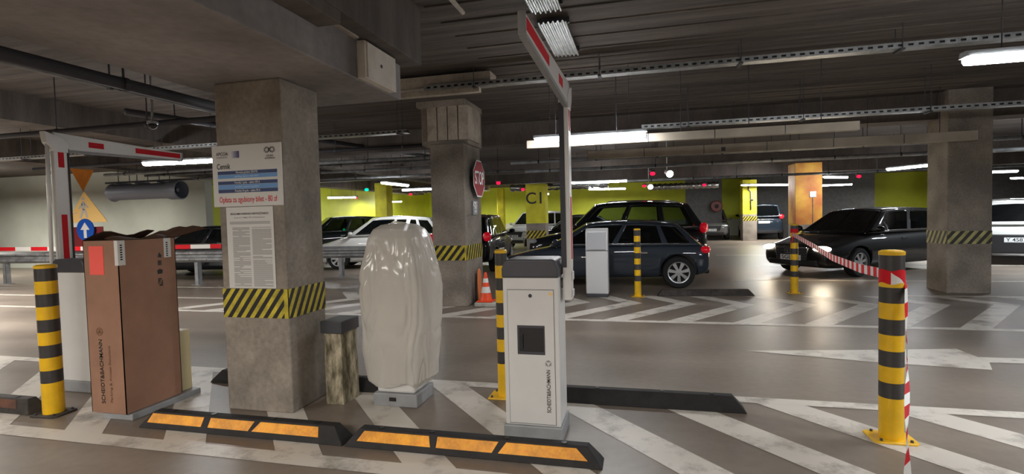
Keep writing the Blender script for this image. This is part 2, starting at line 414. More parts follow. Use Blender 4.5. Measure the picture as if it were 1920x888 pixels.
hazard((-4.27, 19.6, .62), (1, 0, 0), (0, 0, 1), .77, .3, .15, .8, hz_yellow, hz_black, 'hazard_band', pc)
py = pillar(4.95, 5.6, 27.6, 28.3, 3.0, lime_p, 'bright yellow pillar with grey foot between grey and blue parked cars', zsplit=1.3)
hazard((4.95, 27.6, .98), (1, 0, 0), (0, 0, 1), .65, .22, .13, .8, hz_yellow, hz_black, 'hazard_band', py)
po = pillar(5.3, 6.15, 20, 20.9, 3.1, orange_p, 'ochre painted pillar with grey foot behind the distant striped post', zsplit=.95)
hazard((5.3, 20, .5), (1, 0, 0), (0, 0, 1), .85, .25, .16, .8, hz_yellow, hz_black, 'hazard_band', po)
pg = pillar(-12.0, -11.4, 22, 22.6, 3.2, lime_p, 'lime painted pillar half hidden beside the near concrete pillar')
pk = pillar(-8.3, -7.9, 30, 30.4, 3.2, lime_p, 'slim lime painted pillar against the lime back wall')

# ------------------------------------------------------------------ near island: barrier gates
def barrier(loc, rz, label, text_on=True):
    """folding-arm gate; local origin at the cabinet foot centre, door towards -y"""
    t = thing('barrier_gate', label, 'barrier', loc, rz, 'folding arm parking barriers')
    b = MB(); b.box(-.2, .2, -.165, .165, 0, .1); b.build('plinth', grey_metal, t, bevel=.008)
    b = MB(); b.box(-.187, .187, -.15, .15, .1, 1.09); b.build('cabinet', white_metal, t, bevel=.006)
    ch = MB()
    prof = [(-.193, 1.09), (.193, 1.09), (.193, 1.15), (.172, 1.205), (.15, 1.212), (-.15, 1.212), (-.172, 1.205), (-.193, 1.15)]
    ch.prism(prof, -.156, .156, 'xz'); ch.build('lid', cap_grey, t, bevel=.012, seg=3)
    d = MB(); d.box(-.155, .155, -.156, -.149, .115, 1.01); do = d.build('door', white_metal, t, bevel=.002)
    g = MB(); g.box(-.157, .157, -.1535, -.148, .112, 1.013); g.build('door_gap', cap_grey, do)
    h = MB(); h.box(-.093, .093, -.159, -.15, .58, .775); ho = h.build('handle_plate', cap_grey, do, bevel=.003)
    h = MB(); h.box(-.07, -.052, -.172, -.158, .62, .72); h.box(-.08, .085, -.1605, -.158, .6, .76); h.build('pull_handle', black_plastic, do, bevel=.002)
    h = MB(); h.lathe([(0.001, -.160), (.011, -.160), (.013, -.155), (.013, -.15)], (0, 0, .972), 14, 'y'); h.build('lock', steel_dark, do, smooth=True)
    h = MB(); h.prism([(.12, .978), (.152, .978), (.136, 1.004)], -.158, -.155, 'xz'); h.build('warning_sticker', sign_pale, do)
    text_mesh('SCHEIDT&BACHMANN', .036, (.113, -.1575, .34), (0, 0, 1), (-1, 0, 0), 'maker_lettering', ink, do, width=.285)
    em = MB()
    for a in (0, 120, 240):
        em.prism([(.113 + .022 * math.cos(R(a + q)) * s_, .525 + .022 * math.sin(R(a + q)) * s_) for q, s_ in ((35, 1), (90, 1.05), (145, 1), (120, .45), (60, .45))], -.1585, -.157, 'xz')
    em.build('maker_emblem', ink_soft, do)
    # pivot and upright arm on the +x side
    p = MB(); p.cyl((.187, 0, 1.04), (.23, 0, 1.04), .035, 16); p.build('pivot_shaft', grey_metal, t, smooth=False)
    p = MB(); p.box(.205, .262, -.055, .055, .93, 1.15); p.box(.262, .272, -.035, .03, .95, 1.0); p.box(.262, .272, -.035, .03, 1.06, 1.12); p.build('arm_clamp', white_metal, t, bevel=.01)
    a = MB(); a.box(.212, .262, -.055, .065, 1.14, 2.26); ao = a.build('upright_arm', white_metal, t, bevel=.006)
    s_ = MB(); s_.box(.2, .233, -.062, -.054, 1.15, 2.24); s_.build('rubber_edge', steel_dark, ao)
    for z0, z1 in ((1.2, 1.62), (2.06, 2.2)):
        s_ = MB(); s_.box(.21, .2635, -.02, .03, z0, z1); s_.build('red_reflector', red_refl, ao)
    r_ = MB(); r_.cyl((.236, .12, 1.1), (.236, .1, 2.32), .016, 10); r_.build('linkage_rod', white_metal, t, smooth=True)
    r_ = MB(); r_.prism([(-.055, 2.2), (.06, 2.2), (.125, 2.28), (.14, 2.38), (0, 2.34), (-.065, 2.28)], .2, .266, 'yz'); r_.build('elbow_bracket', white_metal, t, bevel=.004)
    # folded half, level, reaching away over the lane (towards -y)
    Y0, Y1 = -1.34, .04
    a = MB()
    a.hexa([(.234, Y0, 2.262), (.261, Y0, 2.262), (.261, Y1, 2.23), (.234, Y1, 2.23)], [(.234, Y0, 2.345), (.261, Y0, 2.345), (.261, Y1, 2.385), (.234, Y1, 2.385)])
    fo = a.build('folded_arm', white_metal, t, bevel=.004)
    s_ = MB(); s_.hexa([(.232, Y0, 2.245), (.263, Y0, 2.245), (.263, 0, 2.205), (.232, 0, 2.205)], [(.232, Y0, 2.262), (.263, Y0, 2.262), (.263, 0, 2.232), (.232, 0, 2.232)])
    s_.build('grey_underside', grey_metal, fo)
    for y0, y1 in ((Y0 + .02, -.76), (-.42, -.27)):
        s_ = MB(); zc = 2.306; s_.box(.2325, .2625, y0, y1, zc - .027, zc + .027); s_.build('red_reflector', red_refl, fo)
    s_ = MB(); s_.box(.23, .265, Y0 - .015, Y0, 2.25, 2.35); s_.build('end_cap', grey_metal, fo, bevel=.004)
    return t
gate = barrier((-.71, 3.48, 0), 0, 'white barrier gate with door, dark handle and vertical lettering facing the viewer')
gate2 = copy_tree(gate); gate2.location = (-5.03, 3.72, 0); gate2.rotation_euler = (0, 0, PI)
gate2['label'] = 'white barrier gate standing behind the brown carton, arm folded over the far lane'

# ------------------------------------------------------------------ striped steel posts
def bollard(loc, label, r=.068, h=1.215, plate=0, rz=0):
    t = thing('bollard', label, 'bollard', loc, rz, 'yellow and black striped steel posts')
    prof = [(0.001, h + .008), (r * .8, h + .008), (r + .002, h), (r + .002, h - .02)]; ms = [yellow, yellow, yellow]
    z = h - .02; kz = []
    for q in range(5):
        zt = h - .022 - q * .2035
        prof += [(r, zt), (r, zt - .1)]; ms += [yellow, band_black]
    prof += [(r, .012)]; ms += [yellow]
    b = MB(); b.lathe(prof, (0, 0, 0), 32, 'z', yellow, ms)
    autosmooth(b.build('post', yellow, t))
    b = MB()
    if plate == 0:
        b.box(-.115, .115, -.1, .1, 0, .012); b.build('base_plate', yellow, t, bevel=.004)
    else:
        pts = [(-.13, -.08), (-.11, -.1), (.1, -.105), (.125, -.08), (.125, .08), (.1, .1), (-.11, .1), (-.135, .08)]
        b.prism(pts, 0, .014, 'xy'); b.build('base_plate', yellow if plate == 1 else rubber_grey, t, bevel=.005)
    for sx in (-1, 1):
        for sy in (-1, 1):
            b = MB(); b.cyl((sx * .085, sy * .075, .01), (sx * .085, sy * .075, .026), .009, 8); b.build('anchor_bolt', steel_dark, t)
    return t
bollard((1.56, 3.78, 0), 'thick striped post with red tape wound round it, nearest on the right', .069, 1.215, 1)
bl = bollard((-4.62, 3.11, 0), 'thick striped post at the far left in front of the white gate', .072, 1.2, 2, .1)
bollard((-1.12, 4.12, 0), 'slim striped post partly hidden behind the lettered white gate', .05, 1.22, 0)
bollard((-.05, 9.55, 0), 'striped post in front of the grey car, right of the ticket column', .058, 1.215, 0)
bollard((2.67, 10.15, 0), 'distant striped post with tape knotted near its top, before the black car', .062, 1.23, 0)

# ------------------------------------------------------------------ rubber wheel stops
def wheel_stop(name, loc, rz, label, L=1.7, inl=None, m=rubber, h=.11, d=.16, group='rubber wheel stops'):
    t = thing(name, label, 'wheel stop', loc, rz, group)
    b = MB(); e = .09; hl = L / 2
    b.hexa([(-hl, 0, 0), (hl, 0, 0), (hl, d, 0), (-hl, d, 0)], [(-hl + .02, .01, .03), (hl - .02, .01, .03), (hl - .02, d - .01, .03), (-hl + .02, d - .01, .03)])
    b.hexa([(-hl + .02, .01, .03), (hl - .02, .01, .03), (hl - .02, d - .01, .03), (-hl + .02, d - .01, .03)], [(-hl + e, .06, h), (hl - e, .06, h), (hl - e, d - .035, h), (-hl + e, d - .035, h)])
    b.build('rubber_body', m, t, bevel=.006)
    if inl:
        for (x0, x1, s0, s1, im) in inl:
            q = MB(); zl, zh = .042, .098
            yl = .01 + (zl - .03) / (h - .03) * .05 - .004; yh = .01 + (zh - .03) / (h - .03) * .05 - .004
            q.hexa([(x0, yl, zl), (x1, yl, zl), (x1, yl + .01, zl), (x0, yl + .01, zl)], [(x0 + s0, yh, zh), (x1 + s1, yh, zh), (x1 + s1, yh + .01, zh), (x0 + s0, yh + .01, zh)])
            q.build('reflective_inlay', im, t)
    for xx in (-hl * .72, -.25, .25, hl * .72):
        q = MB(); q.cyl((xx, d * .55, h - .004), (xx, d * .55, h + .004), .018, 10); q.build('bolt_cap', black_plastic, t)
    return t
wheel_stop('wheel_stop', (-2.79, 3.0, 0), 0, 'black wheel stop with orange inlays at the foot of the big pillar', 1.7,
           [(-.78, -.3, .02, 0, inlay), (-.24, .1, 0, .03, inlay), (.13, .66, .05, -.02, inlay)])
wheel_stop('wheel_stop', (-1.08, 3.0, 0), 0, 'black wheel stop with orange inlays in front of the lettered gate', 1.7,
           [(-.76, -.24, .04, -.02, inlay), (-.2, .17, 0, .035, inlay), (.21, .76, .045, -.07, inlay)])
wheel_stop('wheel_stop', (-.1, 4.05, 0), 0, 'plain dark wheel stop running right from behind the lettered gate', 1.7)
wheel_stop('wheel_stop', (-3.07, 4.0, 0), 0, 'plain dark wheel stop passing behind the big concrete pillar', 1.8)
wheel_stop('wheel_stop', (-5.63, 3.03, 0), 0, 'dark wheel stop with faded brown inlay at the left edge', 1.7, [(-.3, .1, .03, 0, inlay_old), (.25, .7, .03, -.05, inlay_old)], rubber_grey)
wheel_stop('wheel_stop', (1.12, 9.66, 0), .12, 'distant dull brown wheel stop beside the grey car rear wheel', 1.66, None, rubber_grey)

# ------------------------------------------------------------------ open carton over a terminal
def carton():
    X0, X1, Y0, Y1, Z0, Z1 = -.17, .17, 0, .5, .055, 1.39
    t = thing('cardboard_carton', 'tall brown cardboard carton with open flaps and red stickers', 'box', (-4.01, 3.08, 0))
    b = MB(); e = .006
    b.box(X0, X1, Y0, Y0 + e, Z0, Z1); b.box(X0, X1, Y1 - e, Y1, Z0, Z1); b.box(X0, X0 + e, Y0, Y1, Z0, Z1); b.box(X1 - e, X1, Y0, Y1, Z0, Z1)
    b.build('carton_body', cardboard, t)
    def flap(a, b_, out, upz, ln, ragged=False):
        q = MB(); a = Vector(a); b_ = Vector(b_); v = Vector(out) * ln + Vector((0, 0, upz))
        n = 8; th = Vector((0, 0, .005)); lo = []; hi = []
        for i in range(n + 1):
            p = a.lerp(b_, i / n); s_ = 1 + (.12 * math.sin(i * 2.3) if ragged else 0)
            lo.append(p); hi.append(p + v * s_ + Vector((0, 0, .02 * math.sin(i * 1.1))))
        q.loft([lo, hi, [h_ + th for h_ in hi], [l_ + th for l_ in lo]], None, False, False)
        return q.build('flap', card_in, t)
    q = MB(); lo = []; hi = []; th = Vector((0, 0, .005))
    for i in range(9):                                             # long back flap, lifting and tapering to a torn tip at the right
        u = i / 8; p = Vector((X0 + (X1 - X0) * u, Y1, Z1)); lo.append(p)
        hi.append(p + Vector((.09 * u, .1 + .14 * u, .03 + .06 * math.sin(PI * min(1, u * .75)) + .008 * math.sin(i * 2.2))))
    q.loft([lo, hi, [h_ + th for h_ in hi], [l_ + th for l_ in lo]], None, False, False); q.build('flap', card_in, t)
    flap((X1, Y0 + .02, Z1), (X1, Y1, Z1), (-1, 0, 0), .012, .15)
    flap((X0, Y0, Z1), (X0, Y1, Z1), (.75, .1, 0), .05, .15)
    q = MB(); q.box(X0 + .06, X0 + .2, Y0 - .003, Y0, 1.13, 1.35, mat('fluor_red', (250, 96, 84), .6))
    q.build('red_sticker', mat('fluor_red', (246, 82, 74), .6), t)
    for (y0, y1) in ((-.003, .055), (.39, .455)):
        q = MB(); q.box(X1, X1 + .003, y0, y1, 1.2 + .03 * (y0 > 0), Z1)
        if y0 < 0: q.box(X1 - .03, X1, -.003, 0, 1.2, Z1)
        to = q.build('packing_tape', paper, t)
        q = MB()
        for i in range(7): q.box(X1 + .003, X1 + .0036, y0 + .018, y0 + .036, 1.24 + i * .018, 1.25 + i * .018)
        q.build('tape_print', ink, to)
    text_mesh('SCHEIDT&BACHMANN', .05, (-.045, Y0 - .001, .38), (0, 0, 1), (-1, 0, 0), 'maker_lettering', ink, t, width=.5)
    text_mesh('Parking & Access Solutions', .03, (.035, Y0 - .001, .36), (0, 0, 1), (-1, 0, 0), 'small_print', mat('print_brown', (112, 78, 56), .8), t, width=.44)
    em = MB(); em.lathe([(.026, 0), (.032, 0)], (-.05, Y0 - .0015, .69), 18, 'y')
    for a in (90, 210, 330): em.prism([(-.05 + .02 * math.cos(R(a + q)), .69 + .02 * math.sin(R(a + q))) for q in (-40, 0, 40)] + [(-.05, .69)], -.002, -.001, 'xz')
    em.build('maker_emblem', mat('print_brown', (112, 78, 56), .8), t)
    q = MB(); X = X1 + .001                       # handling symbols on the long side
    q.prism([(.33, 1.24), (.36, 1.23), (.365, 1.25), (.345, 1.275)], X, X + .001, 'yz')
    for i in range(3): q.box(X, X + .001, .33 + i * .012, .337 + i * .012, 1.17, 1.21)
    q.prism([(.325, 1.1), (.365, 1.1), (.37, 1.13), (.345, 1.14), (.32, 1.13)], X, X + .001, 'yz')
    for i in range(4):
        for j in range(4):
            if (i * 3 + j * 5) % 4: q.box(X, X + .001, .325 + i * .011, .333 + i * .011, 1.0 + j * .017, 1.013 + j * .017)
    q.build('handling_symbols', ink, t)
carton()
t = thing('covered_terminal', 'white terminal foot showing under and behind the brown carton', 'terminal', (-3.95, 3.08, 0))
b = MB(); b.box(-.15, .14, .02, .66, 0, .05); b.build('plinth', grey_metal, t, bevel=.006)
b = MB(); b.box(-.14, .075, .515, .64, .05, .58); b.build('terminal_body', cream, t, bevel=.01)

# ------------------------------------------------------------------ bagged terminal
t = thing('wrapped_terminal', 'white ticket terminal wrapped in a loose milky plastic bag', 'terminal', (-1.92, 3.9, 0))
b = MB(); b.box(-.19, .19, -.17, .17, 0, .105); po_ = b.build('plinth', grey_metal, t, bevel=.008)
b = MB(); b.box(-.05, .01, -.174, -.17, .045, .075); b.build('socket', black_plastic, po_)
b = MB()
rings = []
for z, hw, hd, oy in ((.105, .165, .15, 0), (.9, .165, .15, 0), (1.2, .165, .14, .01), (1.33, .15, .11, .02), (1.4, .1, .08, .02)):
    rings.append([(sx * hw, oy + sy * hd, z) for sx, sy in ((-1, -1), (1, -1), (1, 1), (-1, 1))])
b.loft(rings, None, True); b.build('terminal_body', white_metal, t, bevel=.02)
def bag_material():
    m = bpy.data.materials.new('milky_plastic'); m.use_nodes = True; nt = m.node_tree; b = nt.nodes['Principled BSDF']; L = nt.links
    b.inputs['Base Color'].default_value = (*lin((236, 231, 222)), 1); b.inputs['Roughness'].default_value = .17; b.inputs['Specular IOR Level'].default_value = .8
    tc = nt.nodes.new('ShaderNodeTexCoord'); vo = nt.nodes.new('ShaderNodeTexNoise'); vo.noise_type = 'RIDGED_MULTIFRACTAL'; vo.inputs['Scale'].default_value = 2.6; vo.inputs['Detail'].default_value = 2.5; vo.inputs['Distortion'].default_value = .9
    L.new(tc.outputs['Object'], vo.inputs[0]); bp = nt.nodes.new('ShaderNodeBump'); bp.inputs['Strength'].default_value = .8; bp.inputs['Distance'].default_value = .03
    L.new(vo.outputs[0], bp.inputs['Height']); L.new(bp.outputs[0], b.inputs['Normal'])
    tl = nt.nodes.new('ShaderNodeBsdfTranslucent'); tl.inputs[0].default_value = (*lin((232, 228, 220)), 1)
    tr = nt.nodes.new('ShaderNodeBsdfTransparent')
    m1 = nt.nodes.new('ShaderNodeMixShader'); m1.inputs[0].default_value = .35; L.new(b.outputs[0], m1.inputs[1]); L.new(tl.outputs[0], m1.inputs[2])
    m2 = nt.nodes.new('ShaderNodeMixShader'); m2.inputs[0].default_value = .26; L.new(m1.outputs[0], m2.inputs[1]); L.new(tr.outputs[0], m2.inputs[2])
    L.new(m2.outputs[0], nt.nodes['Material Output'].inputs[0])
    return m
rings = []
lev = [(.1, .215, .2), (.2, .27, .21), (.42, .305, .235), (.68, .325, .25), (.95, .315, .25), (1.1, .30, .24), (1.24, .275, .22), (1.35, .25, .2), (1.42, .205, .16), (1.455, .14, .11), (1.465, .06, .06), (1.467, .012, .012)]
NR, NS = 120, 180
def lv(z):
    for (a, b_) in zip(lev, lev[1:]):
        if a[0] <= z <= b_[0]:
            q = (z - a[0]) / (b_[0] - a[0]); return a[1] + q * (b_[1] - a[1]), a[2] + q * (b_[2] - a[2])
    return lev[-1][1:]
zs = [.1 + (1.467 - .1) * (1 - (1 - i / NR) ** 1.25) for i in range(NR + 1)]
for z in zs:
    hw, hd = lv(min(z, 1.467)); ring = []
    for j in range(NS):
        a = 2 * PI * j / NS; ca, sa = math.cos(a), math.sin(a)
        ex = .72
        x = math.copysign(abs(ca) ** ex, ca) * hw; y = math.copysign(abs(sa) ** ex, sa) * hd
        P = Vector((ca * 1.6, sa * 1.6, z * 2.2))
        q_ = Vector((ca * 1.3, sa * 1.3, z * 1.1))
        wp = q_ + Vector((noise.noise(q_ * 1.7), noise.noise(q_ * 1.7 + Vector((5, 1, 2))), noise.noise(q_ * 1.7 + Vector((2, 7, 3))))) * .55
        n_ = noise.noise(P * 1.1) * .022
        for f_, am in ((1.5, .010), (3.1, .005)):                  # soft creases: folded noise
            n_ -= am * max(0, 1 - abs(noise.noise(wp * f_)) * 4)
        n_ += .006 * math.sin(a * 8 + z * 1.5 + 2.5 * noise.noise(q_)) * max(0, .9 - abs(z - 1.2) * 1.4)
        if z < .6: n_ += noise.noise(Vector((ca * 2.4, sa * 2.4, z * 5))) * .014
        k_ = 1 + n_ / .25 * min(1, (1.47 - z) * 6)
        zz = z
        if z < .2: zz = z + (.2 - z) * (.5 + .5 * noise.noise(Vector((ca * 1.5, sa * 1.5, 3)))) - (.05 * max(0, ca - .6) * -1) + .04 * (1 - ca) * 0
        ring.append((x * k_ + .02 * max(0, .5 - z) * 2 * max(0, ca), y * k_, zz))
    rings.append(ring)
b = MB(); b.loft(rings); b.poly(rings[-1])
b.build('plastic_bag', bag_material(), t, smooth=True)
b = MB(); b.tube([(-.06, -.02, 1.462), (-.02, -.05, 1.478), (.04, -.03, 1.47), (.07, .01, 1.462)], .008, 6); b.build('bag_fold', bag_material(), t, smooth=True)

# old concrete post with grey cap
t = thing('guard_post', 'short mossy concrete guard post with dark grey cap beside the big pillar', 'post', (-2.44, 3.7, 0))
b = MB()
pr_ = []
for i in range(22):
    z = .6 * i / 21; rg = []
    for (x, y) in ((-.08, 0), (-.03, 0), (.02, 0), (.075, 0), (.075, .07), (.075, .15), (.075, .22), (-.08, .22)):
        n_ = noise.noise(Vector((x * 9, y * 9, z * 5))) * .012
        rg.append((x * (1 + n_ * 4) + .02 * (1 - z) * (y > .1) * (x > 0), y + n_, z))
    pr_.append(rg)
b.loft(pr_, None, True); b.build('post_body', mossy, t)
b = MB(); b.hexa([(-.1, -.02, .585), (.095, -.02, .585), (.095, .25, .585), (-.1, .25, .585)], [(-.1, -.02, .685), (.095, -.02, .685), (.095, .25, .685), (-.1, .25, .685)]); b.build('post_cap', cap_grey, t, bevel=.006)

# ------------------------------------------------------------------ notices on the near pillar
t = thing('price_board', 'white parking price board with blue rows and red text on the big pillar', 'sign', (-2.967, 3.45, 1.63))
W, Hh = .635, .48
b = MB(); b.box(-W / 2, W / 2, -.012, -.004, 0, Hh); b.build('board_panel', paper, t)
U = lambda u: -W / 2 + u * W
V = lambda v: Hh * (1 - v)
yb = -.0125
def tx(s_, u, v, size, m, name, width=None, align='CENTER'):
    return text_mesh(s_, size, (U(u), yb, V(v)), (1, 0, 0), (0, 0, 1), name, m, t, align, .0008, width)
def rect(u0, u1, v0, v1, m, name, d=.0006):
    q = MB(); q.poly([(U(u0), yb - d, V(v1)), (U(u1), yb - d, V(v1)), (U(u1), yb - d, V(v0)), (U(u0), yb - d, V(v0))]); return q.build(name, m, t)
tx('APCOA', .15, .14, .036, ink, 'operator_name', .11); tx('PARKING', .15, .195, .018, ink_soft, 'operator_name', .1)
q = MB()
for i in range(6): 
    q.poly([(U(.27 + i * .022), yb - .0006, V(.21)), (U(.292 + i * .022), yb - .0006, V(.21)), (U(.292 + i * .022), yb - .0006, V(.1)), (U(.27 + i * .022), yb - .0006, V(.1))],
           mat('logo_tint%d' % i, tuple(int(214 - (214 - c) * i / 5) for c in (70, 70, 116)), .5))
q.build('operator_logo', violet_print, t)
q = MB()                                       # dark patterned disc pair with a pale letter between
for cx in (.80, .875):
    for a in range(0, 360, 40):
        q.prism([(U(cx) + .008 * math.cos(R(a)), V(.11) + .008 * math.sin(R(a))), (U(cx) + .026 * math.cos(R(a - 14)), V(.11) + .024 * math.sin(R(a - 14))), (U(cx) + .026 * math.cos(R(a + 14)), V(.11) + .024 * math.sin(R(a + 14)))], yb - .001, yb - .0005, 'xz')
q.build('mall_logo', ink, t)
tx('K', .837, .11, .04, ink, 'mall_logo'); tx('GALERIA', .84, .205, .019, ink, 'mall_name', .062); tx('KATOWICKA', .84, .245, .019, ink, 'mall_name', .09)
tx('Cennik', .165, .345, .06, ink, 'price_heading', .125)
for v0, v1, m_ in ((.42, .475, navy), (.478, .54, sky_print), (.585, .64, navy), (.643, .715, sky_print), (.718, .775, navy)): rect(.075, .935, v0, v1, m_, 'price_row')
tx('Pierwsza godzina GRATIS', .5, .447, .024, paper, 'row_text', .2); tx('parking czynny całą dobę', .5, .51, .02, mat('row_pale', (176, 204, 232), .5), 'row_text', .22)
tx('Powyżej 1 godz. - opłata 4,00 zł', .5, .612, .024, paper, 'row_text', .23); tx('za każdą rozpoczętą godzinę', .5, .68, .02, mat('row_pale', (176, 204, 232), .5), 'row_text', .22)
tx('Powyżej 24 godz. - opłata 50 zł', .5, .746, .024, paper, 'row_text', .23)
tx('Opłata za zgubiony bilet - 80 zł', .5, .89, .062, red_print, 'lost_ticket_text', .53)
t = thing('rules_notice', 'white printed parking rules sheet below the price board', 'notice', (-2.965, 3.45, .985))
W, Hh = .43, .64; yb = -.0065
b = MB(); b.box(-W / 2, W / 2, -.006, -.002, 0, Hh); b.build('sheet', paper, t)
tx('REGULAMIN PARKINGU NIESTRZEŻONEGO', .5, .085, .022, ink, 'notice_heading', .35); tx('przy ul. 3 Maja 30 w Katowicach', .5, .13, .015, ink_soft, 'notice_heading', .28)
q = MB()
def ln(u0, u1, v, h_=.0042): q.poly([(U(u0), yb - .0005, V(v) - h_), (U(u1), yb - .0005, V(v) - h_), (U(u1), yb - .0005, V(v)), (U(u0), yb - .0005, V(v))])
for v in (.18, .192, .204): ln(.07, .93, v)
v = .25
while v < .97:
    r_ = random.random()
    if r_ < .1: ln(.25, .32, v)
    else: ln(.12, .49 - .3 * (r_ > .85) * random.random(), v)
    r_ = random.random()
    if r_ > .06: ln(.54, .95 - .25 * (r_ > .85) * random.random(), v)
    v += .0118
q.build('fine_print', mat('print_grey', (150, 150, 148), .7), t)

# ------------------------------------------------------------------ barrier tape
def tape(name, pts, label, width=.075, group=None, tilt=None, period=.2):
    """ribbon along pts with slanting red and white blocks"""
    P = [Vector(p) for p in pts]; seg = []
    for a, b_ in zip(P, P[1:]):
        n = max(1, int((b_ - a).length / .02)); seg += [a.lerp(b_, i / n) for i in range(n)]
    seg.append(P[-1]); mb = MB(); s_ = 0; up_ = Vector((0, 0, 1))
    for i in range(len(seg) - 1):
        d = seg[i + 1] - seg[i]; dn = d.normalized()
        wv = (tilt(i / len(seg)) if tilt else (up_ - dn * up_.dot(dn))).normalized() * width / 2
        d2 = (seg[min(i + 2, len(seg) - 1)] - seg[i + 1]); d2 = d2.normalized() if d2.length > 1e-6 else dn
        wv2 = (tilt((i + 1) / len(seg)) if tilt else (up_ - d2 * up_.dot(d2))).normalized() * width / 2
        m_ = red_refl if (s_ % period) < period * .5 else white_refl
        mb.poly([seg[i] - wv, seg[i + 1] - wv2, seg[i + 1] + wv2, seg[i] + wv], m_)
        s_ += d.length
    o = mb.build(name, red_refl)
    sd = o.modifiers.new('thickness', 'SOLIDIFY'); sd.thickness = .0008
    return tag(o, label, 'tape', group)
TG = 'red and white barrier tape'
tape('barrier_tape', [(2.62, 10.08, 1.06), (2.3, 7.8, .985), (2.0, 6.2, .97), (1.75, 4.8, 1.0), (1.6, 3.86, 1.05)], 'red and white tape strung between the two right hand striped posts', .07, TG)
tape('barrier_tape', [(1.634, 3.80, 1.06), (1.622, 3.74, 1.0), (1.565, 3.6, .81), (1.44, 3.3, .565), (1.265, 2.9, .41), (1.115, 2.55, .336), (.97, 2.2, .27), (.55, 1.2, .06)], 'red and white tape hanging from the right post down towards the viewer', .05, TG,
     tilt=lambda u: Vector((.42 + .3 * math.sin(u * 26) + .5 * u, .9 - .7 * u, .1 + .4 * u)))
wr = MB(); rg = []
for zz in (1.015, 1.1):
    rg.append([(.0705 * math.cos(2 * PI * k / 28), .0705 * math.sin(2 * PI * k / 28), zz + .006 * math.sin(k * .9)) for k in range(28)])
for k in range(28):
    k2 = (k + 1) % 28
    a, b_, c_, d_ = rg[0][k], rg[0][k2], rg[1][k2], rg[1][k]
    ang = (k / 28) % 1
    if .66 < ang < .86:
        f_ = (ang - .66) / .2; lo_ = Vector(a).lerp(Vector(d_), 1 - f_ if f_ < 1 else 0); lo2 = Vector(b_).lerp(Vector(c_), max(0, 1 - f_ - .17))
        wr.poly([lo_, lo2, c_, d_], white_refl if False else red_refl); wr.poly([a, b_, lo2, lo_], white_refl)
    else: wr.poly([a, b_, c_, d_], red_refl)
tag(wr.build('barrier_tape', red_refl, loc=(1.56, 3.78, 0)), 'turn of red tape wound round the near right striped post', 'tape', TG)
wr = MB(); wr.lathe([(.064, 1.08), (.0645, 1.15)], (0, 0, 0), 20, m=red_refl); wr.hexa([(-.07, -.066, .9), (-.05, -.066, .9), (-.05, -.06, .9), (-.07, -.06, .9)], [(-.03, -.066, 1.1), (.0, -.066, 1.1), (.0, -.06, 1.1), (-.03, -.06, 1.1)])
tag(wr.build('barrier_tape', red_refl, loc=(2.67, 10.15, 0)), 'knot of red tape round the top of the distant striped post', 'tape', TG)
tape('barrier_tape', [(-21, 10.05, .97), (-17, 10.1, .965), (-13.5, 10.15, .95), (-11.5, 10.2, .955), (-9.7, 10.3, .96)], 'red and white tape stretched along the top of the left guardrail', .1, TG, period=1.1)

# ------------------------------------------------------------------ guardrails
def guardrail(a, b_, label, zt=.76, posts=3):
    a = Vector((a[0], a[1], 0)); b_ = Vector((b_[0], b_[1], 0)); L = (b_ - a).length; rz = math.atan2(b_.y - a.y, b_.x - a.x)
    t = thing('guardrail', label, 'guardrail', a, rz, 'steel guardrails on the far side')
    prof = [(0, zt - .31), (-.03, zt - .29), (-.085, zt - .25), (-.085, zt - .21), (-.02, zt - .175), (-.02, zt - .135), (-.085, zt - .1), (-.085, zt - .06), (-.03, zt - .02), (0, zt)]
    q = MB(); q.loft([[(0, y, z) for y, z in prof], [(L, y, z) for y, z in prof]], None, False, False)
    o = q.build('rail', galv_dull, t); sd = o.modifiers.new('th', 'SOLIDIFY'); sd.thickness = .004
    q = MB()
    n = int(L / .5)
    for i in range(n):
        for z in (zt - .08, zt - .23): q.cyl((.25 + i * .5, -.085, z), (.25 + i * .5, -.1, z), .014, 8)
    q.build('rail_bolts', galv, t)
    for i in range(posts):
        x_ = L * (i + .5) / posts
        q = MB(); q.box(x_ - .05, x_ + .05, 0, .01, 0, zt - .04); q.box(x_ - .05, x_ - .042, 0, .12, 0, zt - .04); q.box(x_ + .042, x_ + .05, 0, .12, 0, zt - .04); q.box(x_ - .12, x_ + .12, -.04, .16, 0, .012)
        q.build('rail_post', galv_dull, t)
    return t
guardrail((-22, 10.2), (-9.6, 10.5), 'long guardrail running across the left lane behind the gate and carton', .87, 6)
guardrail((-8.4, 12.1), (-5.6, 12.3), 'short guardrail in front of the white car between the two pillars', .82, 2)

# ------------------------------------------------------------------ temporary road signs on the left
t = thing('roadworks_sign_stand', 'roadworks sign stand with inverted triangle, walking man triangle and blue arrow disc', 'sign', (-14.65, 10.9, 0))
b = MB(); b.cyl((0, 0, 0), (0, 0, 3.2), .03, 10); b.box(-.35, .35, -.2, .2, 0, .06); b.build('sign_post', galv, t)
def tri(pts, m, name, y=-.04, rim=None):
    q = MB(); q.prism(pts, y, y + .02, 'xz'); o = q.build(name, m, t, bevel=.004); return o
tri([(-.52, 3.3), (.6, 3.24), (.03, 2.46)], sign_orange, 'inverted_triangle')
tr_ = tri([(-.6, 1.62), (.82, 1.62), (.06, 2.46)], sign_pale, 'warning_triangle')
q = MB(); y_ = -.045
q.ellipsoid((.02, y_, 2.26), .05, .004, .05); q.prism([(-.02, 2.2), (.06, 2.18), (.09, 2.0), (.03, 1.95), (-.05, 2.02)], y_, y_ + .004, 'xz')
q.prism([(.02, 1.98), (.1, 1.98), (.17, 1.75), (.11, 1.75)], y_, y_ + .004, 'xz'); q.prism([(-.03, 2.0), (.05, 1.97), (-.06, 1.73), (-.13, 1.73)], y_, y_ + .004, 'xz')
